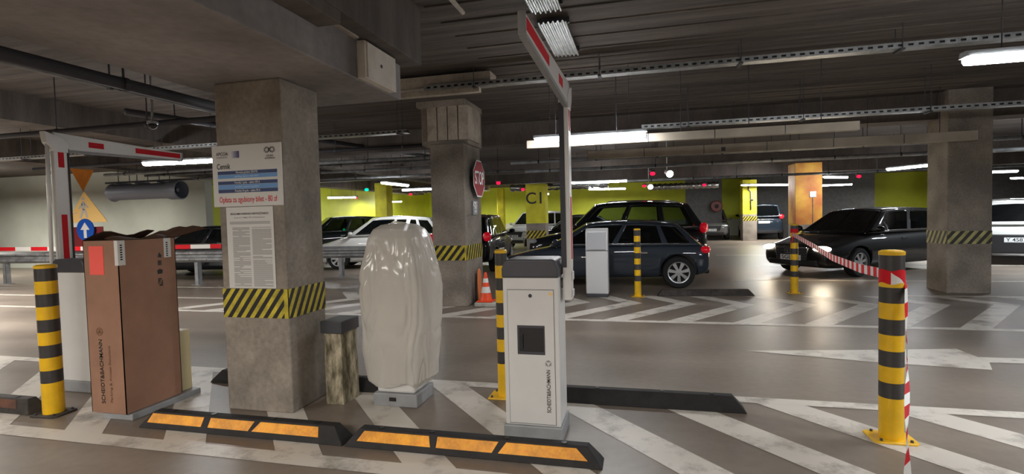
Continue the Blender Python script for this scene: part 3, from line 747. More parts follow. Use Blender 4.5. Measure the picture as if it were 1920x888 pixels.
q.prism([(.06, 2.17), (.2, 2.03), (.18, 2.0), (.05, 2.1)], y_, y_ + .004, 'xz'); q.prism([(-.38, 1.86), (-.22, 1.9), (-.22, 1.88), (-.38, 1.84)], y_, y_ + .004, 'xz')
q.prism([(-.03, 2.16), (-.16, 2.0), (-.13, 1.98), (0, 2.1)], y_, y_ + .004, 'xz')
q.build('walking_figure', mat('figure_grey', (190, 190, 186), .6), tr_)
q = MB(); q.prism([(.06 + .3 * math.cos(2 * PI * k / 28), 1.42 + .3 * math.sin(2 * PI * k / 28)) for k in range(28)], -.06, -.035, 'xz'); dq = q.build('arrow_disc', sign_blue, t)
q = MB(); q.prism([(.06, 1.62), (.22, 1.42), (.11, 1.42), (.11, 1.2), (.01, 1.2), (.01, 1.42), (-.1, 1.42)], -.065, -.06, 'xz'); q.build('arrow', white_refl, dq)
q = MB(); q.box(-.6, .55, .02, .06, .55, 1.5); q.build('red_backboard', board_red, t, bevel=.01)

# ------------------------------------------------------------------ stop sign, keypad, cone, delineator, ticket column
t = thing('stop_sign', 'red octagonal stop sign on the side of the middle pillar', 'sign', (-2.73, 8.72, 2.17), R(0))
oct_ = [(.345 * math.cos(R(22.5 + 45 * k)), .345 * math.sin(R(22.5 + 45 * k))) for k in range(8)]
tl_ = -R(12)
q = MB(); q.prism(oct_, -.012, 0, 'yz'); o = q.build('sign_back', black_plastic, t)
q = MB(); q.prism(oct_, .001, .006, 'yz'); q.build('sign_rim', white_refl, t)
q = MB(); q.prism([(a * .93, b_ * .93) for a, b_ in oct_], .006, .009, 'yz'); q.build('sign_face', sign_red, t)
text_mesh('STOP', .32, (.0095, 0, 0), (0, 1, 0), (0, 0, 1), 'sign_lettering', white_refl, t, width=.5)
q = MB(); q.box(-.09, -.012, -.05, .05, -.05, .05); q.build('bracket', galv, t)
t = thing('intercom_panel', 'slim grey intercom panel under the stop sign', 'panel', (-2.82, 8.66, 1.54))
q = MB(); q.box(0, .03, -.12, .12, 0, .24); q.build('panel_case', mat('panel_grey', (120, 122, 128), .4), t, bevel=.004)
for i in range(3):
    q = MB(); q.box(.03, .034, -.05, .05, .04 + i * .065, .08 + i * .065); q.build('panel_button', paper, t)
t = thing('delineator', 'orange plastic delineator standing close beside the middle pillar', 'delineator', (-2.74, 8.62, .0))
q = MB(); q.box(-.06, .06, -.1, .1, 0, .05); q.build('foot', rubber, t, bevel=.01)
q = MB(); q.prism([(-.08, .05), (.08, .05), (.09, .4), (.06, .56), (0, .6), (-.06, .56), (-.09, .4)], -.012, .012, 'yz'); q.build('paddle', mat('pale_orange', (246, 140, 84), .5), t, bevel=.004)
q = MB(); q.box(-.2, .2, -.14, .14, 0, .08)
tag(q.build('kerb_block', mat('kerb_grey', (176, 172, 164), .8, var=.1), bevel=.02, loc=(-2.5, 8.3, 0)), 'pale concrete kerb block under the traffic cone', 'kerb block')
t = thing('traffic_cone', 'orange traffic cone with two pale bands on the kerb block', 'cone', (-2.53, 8.3, .08))
q = MB(); q.box(-.135, .135, -.135, .135, 0, .025); q.build('cone_base', cone_m, t, bevel=.012)
q = MB(); prof = [(.11, .02), (.1, .04), (.082, .15), (.062, .25), (.05, .32), (.038, .39), (.026, .46), (.02, .49), (.001, .492)]
q.lathe(prof, n=24, m=cone_m, mats=[cone_m, cone_m, white_refl, cone_m, white_refl, cone_m, cone_m, cone_m]); autosmooth(q.build('cone_body', cone_m, t))
t = thing('ticket_column', 'slim white ticket column in front of the grey car', 'terminal', (-.76, 9.5, 0))
q = MB(); q.box(-.19, .19, -.12, .14, 0, .06); q.build('plinth', cap_grey, t, bevel=.006)
q = MB(); q.prism([(-.13, .06), (.14, .06), (.14, 1.24), (-.03, 1.24), (-.1, 1.19), (-.13, .9)], -.2, .2, 'yz'); q.build('column_body', mat('column_white', (206, 206, 206), .35), t, bevel=.02, seg=3)
q = MB(); q.hexa([(-.165, -.16, .86), (.165, -.16, .86), (.165, -.12, .86), (-.165, -.12, .86)], [(-.165, -.118, 1.17), (.165, -.118, 1.17), (.165, -.08, 1.17), (-.165, -.08, 1.17)]); q.build('display_panel', mat('panel_silver', (170, 172, 176), .3), t, bevel=.008)
q = MB(); q.box(-.2, .2, -.134, -.128, .835, .845); q.build('panel_seam', cap_grey, t)

# ------------------------------------------------------------------ cars
def grid_patch(mb, F, us, vs_, skip=(), m=None, off=0.0, both=None):
    for i in range(len(us) - 1):
        for j in range(len(vs_) - 1):
            if (i, j) in skip: continue
            n = 4
            for a in range(n):
                ua, ub = us[i] + (us[i + 1] - us[i]) * a / n, us[i] + (us[i + 1] - us[i]) * (a + 1) / n
                mb.poly([F(ua, vs_[j]), F(ub, vs_[j]), F(ub, vs_[j + 1]), F(ua, vs_[j + 1])], m)
def boolean_cut(o, cutters):
    for c in cutters:
        md = o.modifiers.new('cut', 'BOOLEAN'); md.object = c; md.operation = 'DIFFERENCE'; md.solver = 'EXACT'
    dg = bpy.context.evaluated_depsgraph_get(); dg.update()
    me = bpy.data.meshes.new_from_object(o.evaluated_get(dg)); o.modifiers.clear(); o.data = me
    for c in cutters: bpy.data.objects.remove(c)
def car(name, label, loc, heading, paintm, L=4.3, W=1.78, H=1.45, kind='hatch', plate=None, plate_z=None, dark_tail=False, lights=False, glass=None, detail=2, rings=False, rear_text=None, cat='car', rails=False, wheel_r=.315, group=None):
    """+x is the nose; heading is the world direction of the nose"""
    glass = glass or glass_dark
    t = thing(name, label, cat, (loc[0], loc[1], 0), heading, group)
    hl, hw = L / 2, W / 2
    suv = kind in ('suv', 'van')
    zb = H * .635 if not suv else H * .62          # belt
    zs_ = .19 if not suv else .24                    # sill
    zh = zb - .02                                   # cowl
    zn = zb * .72 if not suv else zb * .8                     # nose
    tail = {'hatch': zb + .02, 'wagon': zb, 'suv': zb, 'sedan': zb + .05, 'van': zb}[kind]
    st = [(0, .70, zs_ + .2, zn - .14), (.012, .82, zs_ + .08, zn - .03), (.05, .9, zs_, zn + .03), (.11, .955, zs_, zn + .08), (.19, .985, zs_, zn + (zh - zn) * .75), (.27, 1, zs_, zh),
          (.4, 1, zs_, zb), (.6, 1, zs_, zb + .015), (.78, .99, zs_, zb + .03), (.9, .965, zs_ + .02, tail), (.965, .92, zs_ + .06, tail - .02), (.99, .86, zs_ + .12, tail - .09), (1, .78, zs_ + .2, tail - .2)]
    rings_ = []
    for (q, ww, z0, z1) in st:
        x = hl - q * L; wd = hw * ww; h_ = z1 - z0; rg = []
        sec = [(.0, 0), (.8, 0), (.95, .05), (.985, .25), (1, .5), (.985, .72), (.955, .86), (.90, .95), (.72, .995), (.35, 1.015)]
        for a, b_ in sec: rg.append((x, -a * wd, z0 + b_ * h_))
        for a, b_ in [(0, 1.02)] + sec[:0:-1]: rg.append((x, a * wd, z0 + b_ * h_))
        rings_.append(rg)
    b = MB(); b.loft(rings_, None, True)
    body = b.build('body', paintm, t, smooth=True)
    sm = body.modifiers.new('sub', 'SUBSURF'); sm.levels = 2; sm.render_levels = 2
    xa = hl - (.2 if kind != 'van' else .17) * L; xr = -hl + {'hatch': .142, 'wagon': .2}.get(kind, .18) * L
    cut = []
    for x_ in (xa, xr):
        for s_ in (-1, 1):
            c_ = MB(); c_.cyl((x_, s_ * (hw + .1), wheel_r), (x_, s_ * (hw - .3), wheel_r), wheel_r * 1.16, 28, under)
            co = c_.build('cutter', under); co.matrix_world = Matrix.Translation((loc[0], loc[1], 0)) @ Matrix.Rotation(heading, 4, 'Z'); cut.append(co)
    bpy.context.view_layer.update()
    boolean_cut(body, cut)
    # cabin: front pillar foot, roof front, roof rear, rear foot
    cf, rf, rr, cr = {'hatch': (.26, .44, .86, .955), 'wagon': (.27, .43, .9, .985), 'suv': (.25, .4, .9, .985), 'sedan': (.27, .44, .73, .89), 'van': (.2, .33, .96, .99)}[kind]
    cfx, rfx, rrx, crx = hl - cf * L, hl - rf * L, hl - rr * L, hl - cr * L
    wb_, wr_ = hw * .93, hw * (.7 if not suv else .76)
    def side(s_):
        def F(u, v):
            xb_ = cfx + (crx - cfx) * u; xt = rfx + (rrx - rfx) * u
            x_ = xb_ + (xt - xb_) * v
            ew = 1 - .1 * max(0, (u - .85) / .15) ** 2 - .07 * max(0, (.12 - u) / .12) ** 2
            y_ = (wb_ + (wr_ - wb_) * (v ** 1.25)) * ew
            ztop = H - .045 - .07 * (max(0, u - .35) / .65) ** 2 - .035 * max(0, (.3 - u) / .3) ** 2
            z_ = zb - .015 + (ztop - zb + .015) * v
            return Vector((x_, s_ * y_, z_))
        return F
    SL, SR = side(1), side(-1)
    b = MB(); wins = []
    us = {'hatch': [0, .07, .42, .46, .76, .8, .95, 1], 'wagon': [0, .07, .36, .4, .68, .72, .95, 1], 'suv': [0, .07, .36, .4, .68, .72, .94, 1], 'sedan': [0, .08, .47, .52, .86, .9, .91, 1], 'van': [0, .06, .34, .4, .62, .67, .95, 1]}[kind]
    vs2 = [0, .1, .88, 1]
    openings = [(1, 1), (3, 1), (5, 1)] if kind != 'sedan' else [(1, 1), (3, 1)]
    for F in (SL, SR):
        grid_patch(b, F, us, vs2, openings)
        for (i, j) in openings:
            pb = MB(); grid_patch(pb, F, us[i:i + 2], vs2[j:j + 2]); wins.append(('side_window', pb))
    def cross(u):
        def F(s_, v):
            p = SL(u, v); q = SR(u, v); x_ = p.x; bul = (1 - (2 * s_ - 1) ** 2) * (.1 if u == 0 else -.06) * (1 - .4 * v)
            return Vector((x_ + bul, p.y + (q.y - p.y) * s_, p.z + (1 - (2 * s_ - 1) ** 2) * .04 * v))
        return F
    for u, nm in ((0, 'windscreen'), (1, 'rear_window')):
        F = cross(u); vv = [0, .08, .94, 1] if u == 0 else [0, .12, .88, 1]; uu = [0, .06, .94, 1]
        grid_patch(b, F, uu, vv, [(1, 1)])
        pb = MB(); grid_patch(pb, F, uu[1:3], vv[1:3]); wins.append((nm, pb))
    nr = 12
    for i in range(nr):
        for j in range(8):
            def RF(u, s_):
                p = SL(u, 1); q = SR(u, 1); cw = (1 - (2 * s_ - 1) ** 2) * .04; bul = 0
                if u < .001: bul = (1 - (2 * s_ - 1) ** 2) * .1 * .6
                if u > .999: bul = (1 - (2 * s_ - 1) ** 2) * -.06 * .6
                return Vector((p.x + bul, p.y + (q.y - p.y) * s_, p.z + cw + math.sin(PI * u) * .012))
            b.poly([RF(i / nr, j / 8), RF((i + 1) / nr, j / 8), RF((i + 1) / nr, (j + 1) / 8), RF(i / nr, (j + 1) / 8)])
    cab = b.build('cabin', paintm, t); autosmooth(cab, 28)
    sd = cab.modifiers.new('th', 'SOLIDIFY'); sd.thickness = .03; sd.offset = -1
    for nm, pb in wins:
        o = pb.build(nm, glass, t); autosmooth(o, 40)
    # seats seen through the panes
    if detail > 0:
        for (sx_, sy_) in ((.05, .36), (.05, -.36)):
            q = MB(); q.hexa([(sx_ - .1 - .15, sy_ - .24, zb - .1), (sx_ + .02 - .15, sy_ - .24, zb - .1), (sx_ + .02 - .15, sy_ + .24, zb - .1), (sx_ - .1 - .15, sy_ + .24, zb - .1)],
                             [(sx_ - .2 - .15, sy_ - .2, zb + .2), (sx_ - .1 - .15, sy_ - .2, zb + .2), (sx_ - .1 - .15, sy_ + .2, zb + .2), (sx_ - .2 - .15, sy_ + .2, zb + .2)])
            q.box(sx_ - .34, sx_ - .25, sy_ - .12, sy_ + .12, zb + .22, zb + .38); q.build('seat', seat_m, t, bevel=.02)
        q = MB(); q.box(-1.02, -.88, -.62, .62, zb - .05, zb + .2); q.build('rear_seat', seat_m, t, bevel=.02)
    # wheels
    for x_ in (xa, xr):
        for s_ in (-1, 1):
            yo = s_ * (hw - .015); r_ = wheel_r; wd = .2
            q = MB(); y0 = yo - s_ * wd
            q.lathe([(r_ * .66, yo), (r_ * .72, yo + s_ * .008), (r_ * .92, yo + s_ * .006), (r_ * .985, yo - s_ * .02), (r_, yo - s_ * .05), (r_, y0 + s_ * .05), (r_ * .97, y0 + s_ * .015), (r_ * .66, y0)], (x_, 0, r_), 36, 'y')
            wo = autosmooth(q.build('wheel', tyre_m, t), 40)
            q = MB()
            q.lathe([(r_ * .67, yo + s_ * .002), (r_ * .61, yo - s_ * .004), (r_ * .58, yo - s_ * .05)], (x_, 0, r_), 36, 'y')
            q.lathe([(.001, yo - s_ * .004), (r_ * .14, yo - s_ * .006), (r_ * .2, yo - s_ * .03)], (x_, 0, r_), 20, 'y')
            for k in range(7):
                a = 2 * PI * k / 7 + .2; ca, sa = math.cos(a), math.sin(a)
                def PT(rad, tn, dy): return (x_ + rad * ca - tn * sa, yo - s_ * dy, r_ + rad * sa + tn * ca)
                w0, w1 = r_ * .07, r_ * .115
                q.add([PT(r_ * .12, -w0, .008), PT(r_ * .12, w0, .008), PT(r_ * .62, w1, .01), PT(r_ * .62, -w1, .01), PT(r_ * .12, -w0, .03), PT(r_ * .12, w0, .03), PT(r_ * .62, w1, .035), PT(r_ * .62, -w1, .035)],
                      [(0, 1, 2, 3), (4, 7, 6, 5), (0, 4, 5, 1), (1, 5, 6, 2), (2, 6, 7, 3), (3, 7, 4, 0)])
            q.build('rim', alloy, wo)
            q = MB(); q.lathe([(.001, yo - s_ * .06), (r_ * .6, yo - s_ * .06)], (x_, 0, r_), 24, 'y'); q.build('brake_disc', under, wo)
    # lamps, grille, plates, mirrors
    zl = zn - .06
    for s_ in (-1, 1):
        q = MB(); q.ellipsoid((hl - .145, s_ * hw * .70, zl), .15, hw * .2, .062); q.build('headlight', emission('headlight_on', (255, 236, 206), 24) if lights else lens, t, smooth=True)
        q = MB(); zt_ = tail - .13 if not suv else tail + .0
        q.ellipsoid((-hl + .1, s_ * hw * .83, zt_), .1, hw * .13, .075 if not suv else .13); q.build('tail_light', tail_red, t, smooth=True)
        q = MB(); mx_ = cfx - .16
        q.ellipsoid((mx_, s_ * (hw + .07), zb + .07), .07, .1, .065); q.box(mx_ - .03, mx_ + .03, s_ * hw * .9 - .02, s_ * (hw + .06), zb, zb + .04); q.build('mirror', paintm, t, smooth=True)
        for xh in (hl - .5 * L, hl - .7 * L):
            q = MB(); q.box(xh - .09, xh + .09, s_ * (hw - .012) - .012, s_ * (hw - .012) + .014, zb - .17, zb - .14); q.build('door_handle', chrome, t, bevel=.004)
        if rails:
            q = MB(); q.tube([SL(.1, 1) if s_ > 0 else SR(.1, 1)] + [((SL if s_ > 0 else SR)(.15 + .1 * k, 1) + Vector((0, 0, .05))) for k in range(8)] + [(SL if s_ > 0 else SR)(.95, 1)], .015, 6); q.build('roof_rail', chrome, t, smooth=True)
        # bright strip along the window foot and thin door gaps
        q = MB(); F = SL if s_ > 0 else SR
        q.tube([F(u / 12, .085) + Vector((0, s_ * .008, 0)) for u in range(1, 12)], .009, 5); q.build('window_trim', chrome, t, smooth=True)
    q = MB(); q.prism([(-.38, zn - .32), (.38, zn - .32), (.42, zn - .04), (-.42, zn - .04)] if not suv else [(-.42, zn - .3), (.42, zn - .3), (.5, zn - .06), (-.5, zn - .06)], hl - .14, hl + .006, 'yz'); gr = q.build('grille', black_plastic, t, bevel=.02)
    q = MB()
    for k in range(5): q.box(hl + .004, hl + .012, -.37, .37, zn - .29 + k * .055, zn - .275 + k * .055)
    q.build('grille_bars', cap_grey, gr)
    q = MB(); q.box(hl - .2, hl - .012, -.62, .62, zs_ + .06, zs_ + .2); q.build('lower_intake', black_plastic, t, bevel=.03)
    q = MB(); q.box(-hl + .012, -hl + .2, -.62, .62, zs_ + .08, zs_ + .24) if not dark_tail else q.box(-hl - .008, -hl + .2, -.8, .8, zs_ + .05, .76); q.build('rear_bumper_insert', black_plastic, t, bevel=.03)
    zp = zn - .26
    q = MB(); q.box(hl + .008, hl + .02, -.26, .26, zp - .058, zp + .058); pl = q.build('front_plate', plate_m, t, bevel=.004)
    if plate and plate[0]: text_mesh(plate[0], .12, (hl + .0205, 0, zp), (0, 1, 0), (0, 0, 1), 'plate_characters', ink, pl, width=.44)
    zq = plate_z or (zb - .26 if kind != 'sedan' else zb - .2)
    q = MB(); q.box(-hl - .016, -hl + .0, -.26, .26, zq - .058, zq + .058); pl = q.build('rear_plate', plate_m, t, bevel=.004)
    if plate and plate[1]: text_mesh(plate[1], .12, (-hl - .0165, 0, zq), (0, -1, 0), (0, 0, 1), 'plate_characters', ink, pl, width=.44)
    if rings:
        q = MB()
        for k in range(4):
            cy = (k - 1.5) * .072
            q.v and None
            pts = [(hl + .016, cy + .045 * math.cos(2 * PI * a / 20), zn - .12 + .045 * math.sin(2 * PI * a / 20)) for a in range(21)]
            q.tube(pts, .006, 6)
        q.build('ring_emblem', chrome, gr, smooth=True)
        q = MB(); q.box(hl - .02, hl + .012, -.4, .4, zn - .045, zn - .02); q.build('grille_trim', chrome, gr, bevel=.006)
    if rear_text:
        text_mesh(rear_text, .1, (-hl - .004, 0, zb - .1), (0, -1, 0), (0, 0, 1), 'rear_lettering', chrome, t, width=.7)
    return t
def cp(name, rgb, coat=1, rough=.55): return mat(name, rgb, rough, coat=coat, spec=.15)
p_blue = cp('car_blue_grey', (46, 54, 64)); p_black = cp('car_black', (5, 5, 7), .7); p_navy = cp('car_navy', (16, 20, 28)); p_white = cp('car_white', (216, 216, 212))
p_grey = cp('car_grey', (92, 92, 90)); p_teal = cp('car_teal', (22, 34, 46)); p_green = cp('car_dark_green', (34, 42, 42)); p_pearl = cp('car_pearl', (206, 208, 204))
LEFT = PI
car('car', 'dark blue grey hatchback waiting across the lane, its rear wheel beside the far wheel stop', (-.81, 11.45), LEFT, p_blue, 4.3, 1.78, 1.36, 'hatch', (None, None), glass=glass_dark)
car('car', 'tall black estate car with roof rails directly behind the blue grey hatchback', (-.62, 13.85), LEFT, p_navy, 4.4, 1.9, 1.80, 'suv', (None, None), glass=glass_clear, rails=True)
car('car', 'black car with one headlight shining beyond the distant taped post', (5.28, 14.2), math.atan2(-.58, -.81), p_black, 4.9, 1.86, 1.5, 'wagon', ('SGL 06', None), rings=True, lights=True)
car('car', 'white hatchback seen behind the plastic wrapped terminal', (-8.0, 15.2), PI + .3, p_white, 4.2, 1.75, 1.60, 'hatch')
car('car', 'dark green suv parked behind the white hatchback, left of it', (-12.4, 19.6), PI + .7, p_green, 4.5, 1.85, 1.68, 'suv')
car('car', 'black car showing red tail lights just right of the middle pillar', (-4.8, 14.95), R(95), p_black, 4.2, 1.76, 1.58, 'suv')
car('car', 'white suv parked behind the pillar lettered C1', (-4.75, 24.6), -R(112), p_pearl, 4.2, 1.82, 1.72, 'suv', ('SK 812', None))
car('car', 'dim dark car half seen beyond the bonnet of the blue grey hatchback', (-2.6, 21.5), PI + .2, p_black, 4.3, 1.78, 1.5, 'sedan')
car('car', 'grey suv facing the viewer, left of the bright yellow pillar', (3.75, 30.2), -R(96), p_grey, 4.4, 1.84, 1.62, 'suv', ('SK 57H', None))
car('car', 'dark blue van seen from behind with pale lettering, left of the ochre pillar', (6.3, 30.5), R(84), p_teal, 4.6, 1.9, 1.85, 'van', (None, None), rear_text='Tourneo')
car('car', 'white suv with readable rear number plate at the right edge', (9.75, 17.0), R(66), p_white, 4.3, 1.85, 1.64, 'suv', (None, 'Y 4587H'), plate_z=.62, dark_tail=True)
car('car', 'dark car behind the left guardrail, beside the big concrete pillar', (-12.3, 12.75), PI + .1, p_navy, 4.3, 1.75, 1.45, 'hatch')
# the lit lamp of the black car
# ------------------------------------------------------------------ lamps
def lamp(x, y, L, rz, label, z=2.5, e=1.0):
    t = thing('ceiling_light', label, 'light', (x, y, z), rz, 'fluorescent tube lights')
    q = MB(); q.prism([(-.05, .02), (.05, .02), (.04, .06), (-.04, .06)], -L / 2, L / 2, 'yz'); q.build('housing', galv_dull, t)
    q = MB(); n = 6; pts = [(.055 * math.cos(PI + PI * k / n), .02 + .055 * math.sin(PI + PI * k / n)) for k in range(n + 1)]
    q.prism(pts, -L / 2 + .02, L / 2 - .02, 'yz'); q.build('diffuser', tube, t)
    for s_ in (-1, 1):
        q = MB(); q.cyl((s_ * L * .35, 0, .06), (s_ * L * .35, 0, ZC - z), .004, 5); q.build('hanger', steel_dark, t)
    return t
lamp(-.64, 7.0, 1.5, 0, 'long bright tube light passing behind the upright barrier arm', 2.53)
lamp(2.95, 4.3, 1.5, 0, 'dazzling tube light at the upper right edge')
lamp(-7.25, 7.0, 1.5, .08, 'bright tube light left of the price board', 2.52)
lamp(6.75, 15.4, 1.3, R(-66), 'slanting tube light just left of the right hand grey pillar')
lamp(-6.8, 13.7, 1.5, R(88), 'slanting tube light, upper one left of the middle pillar')
lamp(-7.4, 16.6, 1.2, 0, 'tube light touching the left edge of the middle pillar')
lamp(-12.6, 20.2, 1.2, .5, 'tube light close to the right side of the big pillar')
lamp(-15.4 + 1.6, 27.3, 1.2, 0, 'small far tube light low behind the green indicator')
lamp(-1.5, 16.5, 1.2, .3, 'tube light right of the upright arm, left one of a close pair')
lamp(-.75, 16.4, .8, .1, 'tube light right of the upright arm, right one of a close pair')
lamp(-1.25, 21.2, 1.6, .5, 'tube light just below the close pair of tube lights')
lamp(4.95, 22.7, 2.3, .5, 'long tube light above the bright yellow pillar and blue van')
lamp(6.2, 18.9, 1.2, .7, 'tube light right of the ochre pillar, upper of two')
lamp(8.3, 25.2, 1.2, 0, 'tube light right of the ochre pillar, lower of two')
lamp(10.9, 19.3, 1.0, .2, 'tube light right of the grey pillar, upper of two')
lamp(14.9, 24.9, 1.6, .5, 'tube light right of the grey pillar, lower of two')
lamp(-4.6, 24.0, 1.0, 0, 'far tube light above the black car with red tail lights')
def spot(x, y, z, label, rz):
    t = thing('spotlight', label, 'light', (x, y, z), rz, 'small white spotlights')
    q = MB(); q.cyl((0, 0, 0), (.22, -.1, -.08), .07, 14, r1=.1); q.build('spot_body', white_metal, t, smooth=False)
    q = MB(); q.cyl((.221, -.1005, -.0804), (.224, -.102, -.0815), .09, 14); q.build('spot_lens', spot_e, t)
    q = MB(); q.cyl((0, 0, 0), (0, 0, ZC - z), .012, 6); q.build('spot_stem', white_metal, t)
spot(.75, 15.0, 2.62, 'spotlight below the second concrete coloured trunking, upper of two', R(-50))
spot(.35, 20.5, 2.55, 'spotlight above the black estate car, lower of two', R(-50))
def led(x, y, z, m, label):
    t = thing('bay_indicator', label, 'indicator light', (x, y, z), 0, 'parking bay indicator lights')
    q = MB(); q.ellipsoid((0, 0, 0), .07, .07, .05); q.build('indicator_lens', m, t, smooth=True)
    q = MB(); q.cyl((0, 0, .05), (0, 0, .09), .1, 12); q.cyl((0, 0, .08), (0, 0, ZC - z), .008, 5); q.build('indicator_base', steel_dark, t)
led(-9.7, 17.2, 2.6, led_green, 'green bay indicator, the only green one')
led(-10.0, 21.6, 2.6, led_red, 'red bay indicator between middle pillar and the tube lights')
led(-12.4, 21.0, 2.5, led_red, 'red bay indicator just below the green one')
led(-4.5, 16.5, 2.6, led_red, 'red bay indicator right beside the stop sign')
led(-4.5, 20.2, 2.55, led_red, 'red bay indicator left of the pillar lettered C1')
led(.38, 15.5, 2.62, led_red, 'red bay indicator just left of the upper spotlight')
led(.2, 21.6, 2.58, led_red, 'red bay indicator above the lower spotlight')
led(2.6, 22.6, 2.58, led_red, 'red bay indicator over the grey suv')
led(7.7, 21.2, 2.62, led_red, 'red bay indicator right of the ochre pillar')

# ------------------------------------------------------------------ services under the ceiling
def cable_tray(x0, x1, y, z, label, h=.062, d=.14):
    t = thing('cable_tray', label, 'cable tray', (x0, y, z), 0, 'perforated steel cable trays')
    q = MB(); L = x1 - x0; step = .095; n = int(L / step)
    # front flange with slots: rails above and below plus webs between slots
    q.box(0, L, -.002, 0, 0, h * .3); q.box(0, L, -.002, 0, h * .68, h)
    for i in range(n + 1): q.box(i * step, i * step + .045, -.002, 0, h * .3, h * .68)
    q.box(0, L, 0, d, 0, .003); q.box(0, L, d, d + .002, 0, h)
    q.build('tray_channel', galv, t)
    q = MB(); q.box(0, L, .02, d - .02, .006, h * .8); q.build('cables', black_plastic, t)
    k = 0
    while .7 + k * 1.6 < L:
        q = MB(); xx = .7 + k * 1.6; q.cyl((xx, -.012, 0), (xx, -.012, ZC - z), .005, 6); q.cyl((xx, d + .012, 0), (xx, d + .012, ZC - z), .005, 6); q.box(xx - .02, xx + .02, -.025, d + .025, -.02, -.002); k += 1
        q.build('hanger', steel_dark, t)
    return t
cable_tray(-2.75, 8, 6.45, 3.19, 'perforated cable tray crossing the top right, nearest the viewer')
cable_tray(.05, 6.5, 8.45, 2.82, 'perforated cable tray above the first concrete coloured trunking')
cable_tray(-14, -3.55, 7.6, 2.86, 'perforated cable tray running left behind the big pillar', .05)
def trunking(x0, x1, y, z0, z1, label, n):
    t = thing('lighting_trunking', label, 'trunking', (x0, y, z0), 0, 'pale lighting trunkings')
    L = x1 - x0; m_ = mat('trunking_pale', (172, 162, 146), .7, var=.1, scale=2)
    for i in range(n):
        q = MB(); q.box(L * i / n + .006, L * (i + 1) / n - .006, 0, .09, 0, z1 - z0); q.build('trunking_cover', m_, t, bevel=.004)
    q = MB(); q.box(0, L, .004, .086, .004, z1 - z0 - .004); q.build('trunking_core', cap_grey, t)
    for i in range(n):
        q = MB(); xx = L * (i + .5) / n; q.cyl((xx, .045, z1 - z0), (xx, .045, ZC - z0), .006, 6); q.build('hanger', steel_dark, t)
    q = MB(); q.box(L * .38, L * .38 + .07, -.006, 0, .03, .1); q.build('socket', cap_grey, t)
    return t
trunking(-1.55, 2.65, 7.25, 2.455, 2.565, 'pale trunking behind the long bright tube light', 5)
trunking(-.95, 5.35, 10.0, 2.545, 2.70, 'pale pinkish trunking one row further back than the first', 6)
def pipe(name, pts, r, label, m=pipe_dark, cat='pipe', hang=True, group='service pipes'):
    P0 = Vector(pts[0]); t = thing(name, label, cat, P0, 0, group)
    q = MB(); q.tube([Vector(p) - P0 for p in pts], r, 12); q.build('pipe_run', m, t, smooth=True)
    if hang:
        a, b_ = Vector(pts[0]), Vector(pts[-1]); n = max(2, int((b_ - a).length / 1.3))
        for i in range(n):
            q = MB(); p = a.lerp(b_, (i + .5) / n) - P0
            q.cyl((p.x, p.y, p.z), (p.x, p.y, ZC - P0.z), .008, 6); q.lathe([(r + .006, -.02), (r + .006, .02)], (p.x, p.y, p.z), 12, 'y' if abs((b_ - a).y) > abs((b_ - a).x) else 'x')
            q.build('hanger', steel_dark, t)
    return t
pipe('service_pipe', [(-3.6, -3, 2.52), (-3.6, 5, 2.52)], .045, 'thick dark pipe along the left edge of the low drop beam')
pipe('service_pipe', [(-5.0, 2.0, 2.86), (-5.0, 7.4, 2.86)], .025, 'thin pipe on rods left of the thick dark pipe', galv_dull)
for i, (yy, zz, x0, x1, lab) in enumerate(((5.2, 2.75, -14, -3.7, 'dark cross pipe above the left folded arm, nearest of the row'), (9.3, 2.9, -14, -3.7, 'dark cross pipe above the left folded arm, second of the row'),
        (10.2, 2.78, -13, -3.7, 'cross pipe seen between the pillars, third of the row'), (11.3, 2.84, -13, -3.7, 'cross pipe seen between the pillars, fourth of the row'), (12.4, 2.8, -13, -3.7, 'cross pipe seen between the pillars, fifth of the row'),
        (13.6, 2.72, -13, -3, 'cross pipe seen between the pillars, furthest of the row'))):
    pipe('service_pipe', [(x0, yy, zz), (x1, yy, zz)], .035, lab, galv_dull if i > 1 else pipe_dark)
pipe('service_pipe', [(-7.2, 6, 3.15), (-5.2, 14, 3.15)], .05, 'dark lengthwise pipe between the big and middle pillars')
pipe('service_pipe', [(-1.55, 2.6, 3.38), (-1.55, 4.6, 3.38)], .022, 'pale conduit on the slab above the barrier arm', concrete_pale, hang=False)
for yy, zz, lab in ((12.2, 2.78, 'steel cross pipe behind the pale trunkings, nearest of three'), (13.8, 2.7, 'steel cross pipe behind the pale trunkings, middle of three'), (18.5, 2.62, 'steel cross pipe behind the pale trunkings, furthest of three')):
    pipe('service_pipe', [(-3, yy, zz), (12, yy, zz)], .04, lab, galv_dull)
for i, (x0, x1, yy, lab) in enumerate(((-9.2, -6.6, 19.5, 'crinkled foil duct left of the middle pillar'), (-5.2, -1.2, 21, 'crinkled foil duct right of the stop sign'), (.4, 3.4, 24.5, 'crinkled foil duct above the grey suv'))):
    q = MB(); pts = []
    rg = []
    for k in range(40):
        u = k / 39; rr_ = .14 + .02 * math.sin(k * 2.1) + .02 * noise.noise(Vector((k * .7, i, 0)))
        rg.append([(x0 + (x1 - x0) * u - x0, rr_ * math.cos(2 * PI * a / 14), rr_ * math.sin(2 * PI * a / 14)) for a in range(14)])
    q.loft(rg, None, True)
    t = thing('foil_duct', lab, 'duct', (x0, yy, 2.66), 0, 'foil wrapped ducts'); q.build('duct_run', foil, t, smooth=True)
    for u in (.2, .8):
        q = MB(); q.cyl(((x1 - x0) * u, 0, .1), ((x1 - x0) * u, 0, ZC - 2.66), .006, 5); q.build('hanger', steel_dark, t)
